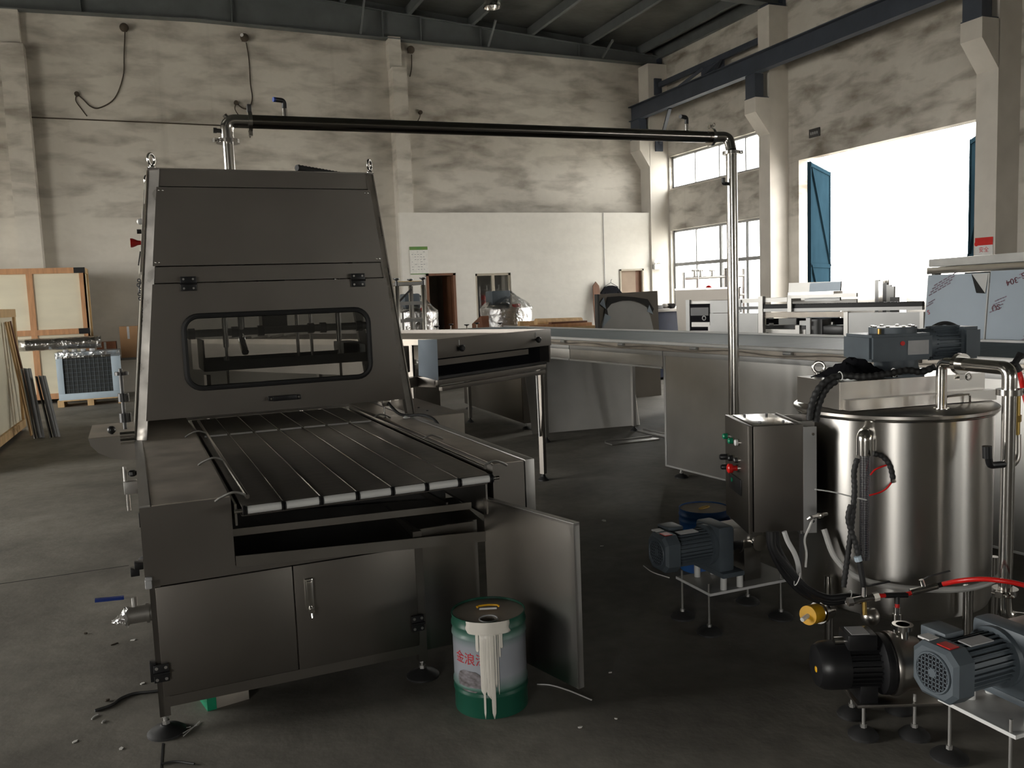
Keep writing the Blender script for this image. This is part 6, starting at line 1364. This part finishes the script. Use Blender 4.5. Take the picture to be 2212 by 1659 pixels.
dk = [(0.09, 0.62), (0.16, 0.55), (0.14, 0.70), (0.22, 0.80), (0.4, 0.845), (0.6, 0.83), (0.75, 0.76), (0.84, 0.68), (0.88, 0.56), (0.92, 0.66), (0.82, 0.85), (0.6, 0.90), (0.35, 0.93), (0.16, 0.92)]
g = G(); g.ext([tf(u, v, 0.004) for u, v in dk], (0, -0.004, 0)); g.o('torn_edge', 'black_plastic', QP, 0)
for (a_, b_, c_) in (((0.02, 0.80), (0.12, 0.70), (0.09, 0.92)), ((0.04, 0.35), (0.20, 0.55), (0.10, 0.62)), ((0.80, 0.62), (0.90, 0.56), (0.84, 0.74))):
    g = G(); g.ext([tf(*a_, 0.010), tf(*b_, 0.012), tf(*c_, 0.010)], (0, -0.004, 0)); g.o('film_flap', 'film_blue', QP, 0)
# blue tool cabinet with clutter
w0, w1 = gy(1425, 668, 13.6), gy(1462, 668, 13.6)
WB = thing('tool_cabinet', 'dark blue tool cabinet between the torn-film sheet and the dark panels', 'cabinet', (w0.x-0.5, 13.6, 0)); ww = w1.x-w0.x+0.7
G().box((0, 0, 0.05), (ww, 0.6, w0.z-0.05), 0.006).o('cabinet_body', 'tool_blue', WB); G().box((-0.03, -0.03, w0.z-0.05), (ww+0.03, 0.63, w0.z), 0.004).o('worktop', 'steel_matte', WB)
for x in (0.05, ww-0.15): G().box((x, 0.05, 0), (x+0.1, 0.5, 0.05)).o('plinth', 'black_plastic', WB, 0)
random.seed(21)
for k in range(5):
    x = 0.45+0.13*k
    o_ = thing('hand_tool', ['round tin on the blue tool cabinet', 'small grey box on the blue tool cabinet', 'pale bundle on the blue tool cabinet', 'dark drill body on the blue tool cabinet', 'short steel bar on the blue tool cabinet'][k], 'tool', (w0.x-0.5+x, 13.75, w0.z))
    if k == 0: G().cyl((0, 0, 0), (0, 0, 0.10), 0.05, 14).cyl((0, 0, 0.10), (0, 0, 0.11), 0.053, 14).o('tin', 'steel_matte', o_)
    elif k == 2: G().sph((0, 0, 0.05), 0.06, 12, (1.1, 0.8, 0.83)).o('bundle', 'paper', o_)
    elif k == 3: G().cyl((0, -0.08, 0.05), (0, 0.1, 0.05), 0.045, 12).box((-0.02, -0.02, 0.0), (0.02, 0.03, 0.05)).o('drill', 'black_plastic', o_)
    elif k == 4: G().cyl((-0.1, 0, 0.02), (0.1, 0.05, 0.02), 0.02, 10).o('bar', 'steel_bright', o_)
    else: G().box((-0.05, -0.06, 0), (0.05, 0.06, 0.07), 0.006).o('box', 'label_grey', o_)
# feet of an upturned frame lying beyond the tunnel
UF = thing('upturned_frame', 'upturned steel frame with levelling feet pointing up behind the angled conveyor', 'frame', (gy(940, 706, 12.9).x, 12.9, 0))
uw = gy(1085, 700, 12.9).x - UF.location.x; uz = gy(1000, 712, 12.9).z
for y in (0, 0.6): G().bar((-0.1, y, uz-0.03), (uw+0.1, y, uz-0.03), 0.05, 0.05).o('frame_bar', 'steel_matte', UF, 0)
for x in (-0.1, uw+0.1):
    G().bar((x, 0, uz-0.03), (x, 0.6, uz-0.03), 0.05, 0.05).o('frame_bar', 'steel_matte', UF, 0)
    for y in (0, 0.6): G().box((x-0.02, y-0.02, 0), (x+0.02, y+0.02, uz-0.05)).o('post', 'steel_matte', UF, 0)
for xp, yy in ((943, 0), (974, 0.6), (1008, 0), (1030, 0.6), (1080, 0)):
    x = gy(xp, 700, 12.9+yy).x - UF.location.x
    f_ = G().cyl((x, yy, uz-0.01), (x, yy, uz+0.05), 0.010, 10).o('foot_stem', 'steel_bright', UF)
    G().lathe([(0.01, 0), (0.012, 0.006), (0.042, 0.02), (0.042, 0.03)], (x, yy, uz+0.05), n=16).o('foot_pad', 'black_rubber', f_)
# ================================================================== wall fittings
Yw = YB-0.004
# cable run and the three bracket lamps
G().cyl((-1.98, YB-0.02, 5.35), (2.0, YB-0.02, 5.32), 0.012, 8).o('cable_run', 'cable_brown', wall_back)
for lb, lx_, ly_, kx, ky, pts in (
    ('bracket lamp with a long drooping cable high on the wall between the left columns', 268, 60, 166, 203, [(270, 66), (268, 120), (266, 165), (248, 212), (215, 233), (196, 230), (180, 215), (166, 203)]),
    ('bracket lamp with a bright lens and a cable looping down over the steel outlet pipe', 528, 82, 510, 222, [(532, 92), (538, 130), (541, 180), (545, 212), (538, 233), (525, 234), (510, 222)]),
    ('small bracket lamp beside the thin middle column high on the back wall', 887, 108, 908, 243, [(889, 118), (889, 145), (886, 163), (885, 165)])):
    L_ = thing('wall_lamp', lb, 'lamp', gy(lx_, ly_, YB-0.10), 0)
    L_.location.y = YB
    def wl_(x, y, off=0.03): p = gy(x, y, YB-off); return Vector((p.x-L_.location.x, -off, p.z-L_.location.z))
    G().box((-0.05, -0.05, -0.05), (0.05, -0.004, 0.05), 0.006).o('backplate', 'cable_brown', L_)
    G().sph((0, -0.12, 0.0), 0.085, 14, (1, 0.9, 1)).cyl((0, -0.04, 0.02), (0, -0.12, 0.0), 0.025, 10).o('lamp_head', 'cable_brown', L_)
    if lx_ == 528: G().cyl((-0.06, -0.18, 0.035), (-0.05, -0.165, 0.03), 0.035, 14).o('lens', 'white_plastic', L_)
    G().tube(curve([wl_(x, y) for x, y in pts], 6), 0.012, 8).o('lamp_cable', 'cable_brown', L_)
    p = wl_(kx, ky); G().cyl((p.x, -0.06, p.z), (p.x, -0.004, p.z), 0.045, 12).o('junction_knob', 'cable_brown', L_)
    if lx_ != 887:
        G().tube(curve([wl_(kx, ky), wl_(kx-2, ky+15), wl_(kx+12, ky+35), wl_(kx+22, ky+48)], 5), 0.010, 8).o('tail_cable', 'cable_brown', L_)
    else: G().tube(curve([wl_(908, 246), wl_(906, 255), wl_(900, 266)], 5), 0.012, 8).o('tail_cable', 'cable_brown', L_)
# thin conduit on the right bay
cd = gy(1303, 470, YP-0.012); c = G().cyl((cd.x, YP-0.012, 1.6), (cd.x, YP-0.012, 3.53), 0.007, 8).o('conduit', 'frame_grey', wall_partition)
# notice board
a, b = gy(884, 533, YP-0.01), gy(926, 592, YP-0.01)
NB = thing('notice_board', 'white notice poster with a green header on the back wall above the dark doorway', 'poster', (a.x, YP-0.012, b.z))
w, h = b.x-a.x, a.z-b.z
G().box((0, 0, 0), (w, 0.010, h)).o('poster_sheet', 'paper', NB, 0)
pm('poster_green', (0.05, 0.22, 0.07), 0.6, 0, 0.1, 3.0, col2=(0.16, 0.26, 0.05)); G().box((0, -0.002, h*0.88), (w, 0.0, h)).o('header_band', 'poster_green', NB, 0); G().box((0, -0.002, 0), (w, 0.0, h*0.03)).o('footer_band', 'poster_green', NB, 0)
random.seed(2); g = G()
for k in range(8):
    z = h*(0.80-0.09*k)
    for j in range(5):
        x = w*(0.1+0.16*j); 
        if random.random() < 0.75: g.box((x, -0.0015, z), (x+w*random.uniform(.05, .12), 0, z+h*0.018))
o_ = g.o('text_lines', 'frame_grey', NB, 0); o_['kind'] = 'stuff'
# emergency light on the corner column
e = gy(1421, 575, 18.5)
EL = thing('emergency_light', 'white twin-head emergency light on the corner column', 'emergency light', (e.x, 18.55, e.z))
G().box((-0.10, -0.07, -0.08), (0.10, -0.002, 0.05), 0.01).o('battery_box', 'white_plastic', EL)
for x in (-0.07, 0.07): G().lathe([(0.03, 0), (0.055, 0.03), (0.055, 0.045)], (x, -0.05, 0.115), (0, -1, 0), 16).o('lamp_head', 'white_plastic', EL); 
for x in (-0.07, 0.07): G().cyl((x, -0.04, 0.05), (x, -0.04, 0.10), 0.012, 8).o('swivel', 'white_plastic', EL)
# shirt on a hanger, mirror-shaped board
s = gy(1322, 632, 18.5)
ST = thing('work_shirt', 'dark work shirt on a hanger against the back wall', 'shirt', (s.x, 18.53, s.z))
G().ext([(-0.16, 0, -0.45), (0.16, 0, -0.45), (0.17, 0, 0.02), (0.26, 0, -0.15), (0.30, 0, -0.02), (0.16, 0, 0.14), (0.05, 0, 0.17), (-0.05, 0, 0.17), (-0.16, 0, 0.14), (-0.30, 0, -0.02), (-0.26, 0, -0.15), (-0.17, 0, 0.02)], (0, 0.05, 0)).o('shirt', 'black_cloth', ST, 0)
G().tube([(-0.20, 0.02, 0.13), (0, 0.02, 0.24), (0.20, 0.02, 0.13)], 0.008, 6).tube(curve([(0, 0.02, 0.24), (0.01, 0.02, 0.30), (0.04, 0.03, 0.32), (0.03, 0.055, 0.30)], 4), 0.006, 6).o('hanger', 'steel_dark', ST)
m_ = gy(1291, 610, 18.45)
MB_ = thing('pointed_board', 'dark narrow pointed board leaning against the back wall', 'board', (m_.x, 18.34, 0))
prof = [(-0.06, 0.0), (0.06, 0.0), (0.10, 0.8), (0.105, 1.4), (0.08, 1.8), (0.0, m_.z+0.02), (-0.08, 1.8), (-0.105, 1.4), (-0.10, 0.8)]
G().ext([(x, 0.2*(z/m_.z), z) for x, z in prof], (0, 0.03, 0)).o('board', 'wood_brown', MB_, 0)
# sign plates on the right wall and gate pier
a, b = gx(1749, 299, XW-0.01), gx(1771, 281, XW-0.01)
SG = thing('wall_plaque', 'small dark plaque on the right wall above the open gate', 'sign', (XW-0.03, a.y, a.z))
G().box((0, -0.28, 0), (0.025, 0, 0.16), 0.003).o('plaque', 'steel_dark', SG); 
g = G()
for k in range(4): g.box((-0.002, -0.24+0.055*k, 0.05), (0, -0.205+0.055*k, 0.10))
o_ = g.o('worn_characters', 'frame_grey', SG, 0); o_['kind'] = 'stuff'
a, b = gx(2109, 545, 11.37), gx(2140, 518, 11.37)
SS = thing('safety_sign', 'red and white safety sign on the column beside the open gate', 'sign', (11.376, (9.15+9.51)/2, 2.04))
G().box((-0.008, -0.15, -0.10), (0, 0.15, 0.20)).o('sign_plate', 'label_white', SS, 0); G().box((-0.010, -0.15, 0.085), (-0.008, 0.15, 0.20)).o('red_header', 'red_plastic', SS, 0)
G().lathe([(0.035, 0), (0.035, 0.0015)], (-0.010, 0.125, 0.11), (-1, 0, 0), 16).o('corner_mark', 'red_plastic', SS)
text_mesh('安全', 0.085, 'sign_words', 'ink_red', SS, basis((-0.0095, 0.0, 0.015), (0, -1, 0), (0, 0, 1)))
# high-bay lamp
hb = gz(1063, 14, 6.9)
HB = thing('high_bay_lamp', 'bell-shaped high-bay lamp hanging from the roof', 'lamp', hb)
G().lathe([(0.165, -0.02), (0.16, 0.03), (0.12, 0.13), (0.06, 0.19), (0.05, 0.20)], n=28, cap=False).lathe([(0.155, -0.019), (0.15, 0.03), (0.11, 0.125), (0.05, 0.18)], n=28, cap=False).o('reflector', 'steel_bright', HB)
G().lathe([(0.05, 0.18), (0.07, 0.20), (0.07, 0.32), (0.03, 0.36)], n=20).o('ballast_housing', 'frame_grey', HB)
G().cyl((0, 0, 0.35), (0, 0, roofz(hb.x)-0.03-hb.z), 0.012, 8).o('hanger_rod', 'frame_grey', HB); G().sph((0, 0, 0.06), 0.045, 12, (1, 1, 1.5)).o('bulb', 'label_white', HB)
# ================================================================== litter on the floor
LIT = [  # x, y, len px, kind, label
    (185, 1370, 8, 'd', 'small dark chip on the floor left of the blue-handled valve'), (162, 1603, 10, 'p', 'cream paper scrap on the floor left of the front foot'), (262, 1618, 10, 'p', 'cream paper scrap nearest the machine foot on the left floor'),
    (308, 1477, 10, 'p', 'pale paper scrap beside the lower left cabinet hinge'), (288, 1383, 10, 'p', 'small cream flake on the floor below the drain valve'), (247, 1392, 12, 's', 'thin dark splinter on the floor below the drain valve'),
    (232, 1515, 10, 'd', 'dark lump on the floor by the black cable end'), (205, 1550, 18, 'w', 'short white strip lying by the black cable end'), (224, 1560, 10, 'w', 'curled white strip on the left floor'),
    (1253, 1572, 9, 'p', 'pale paper scrap on the floor right of the green pail'), (1331, 1553, 6, 'p', 'tiny white crumb on the dark floor beyond the green pail'), (1305, 1125, 14, 'p', 'white scrap on the floor beside the tunnel conveyor'), (1318, 1453, 8, 'p', 'white fleck on the floor right of the open side door'),
    (1300, 1180, 9, 'p', 'small white scrap on the floor above the open side door'), (440, 1352, 8, 'd', 'x')]
for x, y, L, k, lb in LIT[:-1]:
    p = gz(x, y, 0); s = max(0.012, L*(p-CP).length/FPX)
    an = random.uniform(0, 3.1)
    if k == 'p': g = G().ext([(s*0.6*math.cos(a_)*random.uniform(.7, 1.1), s*0.4*math.sin(a_)*random.uniform(.7, 1.1), 0.0005) for a_ in [math.radians(t) for t in (0, 70, 130, 200, 290)]], (0, 0, 0.003)); m_ = 'paper'; nm = 'paper_scrap'
    elif k == 'd': g = G().sph((0, 0, s*0.25), s*0.5, 8, (1, 0.7, 0.5)); m_ = 'cable_brown'; nm = 'chip'
    elif k == 's': g = G().bar((-s*0.6, 0, 0.002), (s*0.6, 0.004, 0.002), 0.006, 0.004); m_ = 'cable_brown'; nm = 'splinter'
    else: g = G().tube(curve([(-s*0.5, 0, 0.003), (0, s*0.08, 0.004), (s*0.5, 0, 0.003)], 4), 0.003, 6); m_ = 'label_white'; nm = 'plastic_strip'
    o_ = tag(g.o(nm, m_, None), lb, 'litter', 'scraps on the floor'); o_.location = (p.x, p.y, 0); o_.rotation_euler = (0, 0, an if k != 'w' else 1.0)
o_ = tag(G().tube(curve([gz(205, 1535, 0.006), gz(240, 1523, 0.006), gz(262, 1508, 0.006), gz(290, 1498, 0.006), gz(326, 1494, 0.006), gz(360, 1490, 0.006)], 6), 0.006, 8).o('floor_cable', 'black_rubber', None), 'black cable end lying on the floor under the cabinet corner', 'cable')
o_ = tag(G().tube(curve([gz(1160, 1478, 0.004), gz(1190, 1480, 0.004), gz(1230, 1492, 0.004), gz(1278, 1512, 0.004)], 6), 0.003, 6).o('plastic_strip', 'label_white', None), 'long pale strip curving past the foot of the open side door', 'litter')
o_ = tag(G().tube(curve([gz(1390, 1222, 0.004), gz(1410, 1236, 0.004), gz(1446, 1248, 0.004)], 6), 0.003, 6).o('plastic_strip', 'label_white', None), 'thin pale strip under the fan end of the grey pump', 'litter')
for k, (x0, y0, x1, y1) in enumerate(((396, 1590, 432, 1558), (395, 1584, 425, 1566), (370, 1578, 412, 1570))):
    o_ = tag(G().tube([gz(x0, y0, 0.004), gz(x1, y1, 0.004)], 0.002, 6).o('plastic_strip', 'label_white', None), ['longest straight white strip beside the front machine foot', 'shorter straight white strip beside the front machine foot', 'bent white strip touching the front machine foot'][k], 'litter')
o_ = tag(G().tube(curve([gz(348, 1650, 0.005), gz(380, 1645, 0.005), gz(420, 1650, 0.005)], 5), 0.004, 6).o('floor_cable', 'black_rubber', None), 'thin dark wire on the floor below the front machine foot', 'cable')
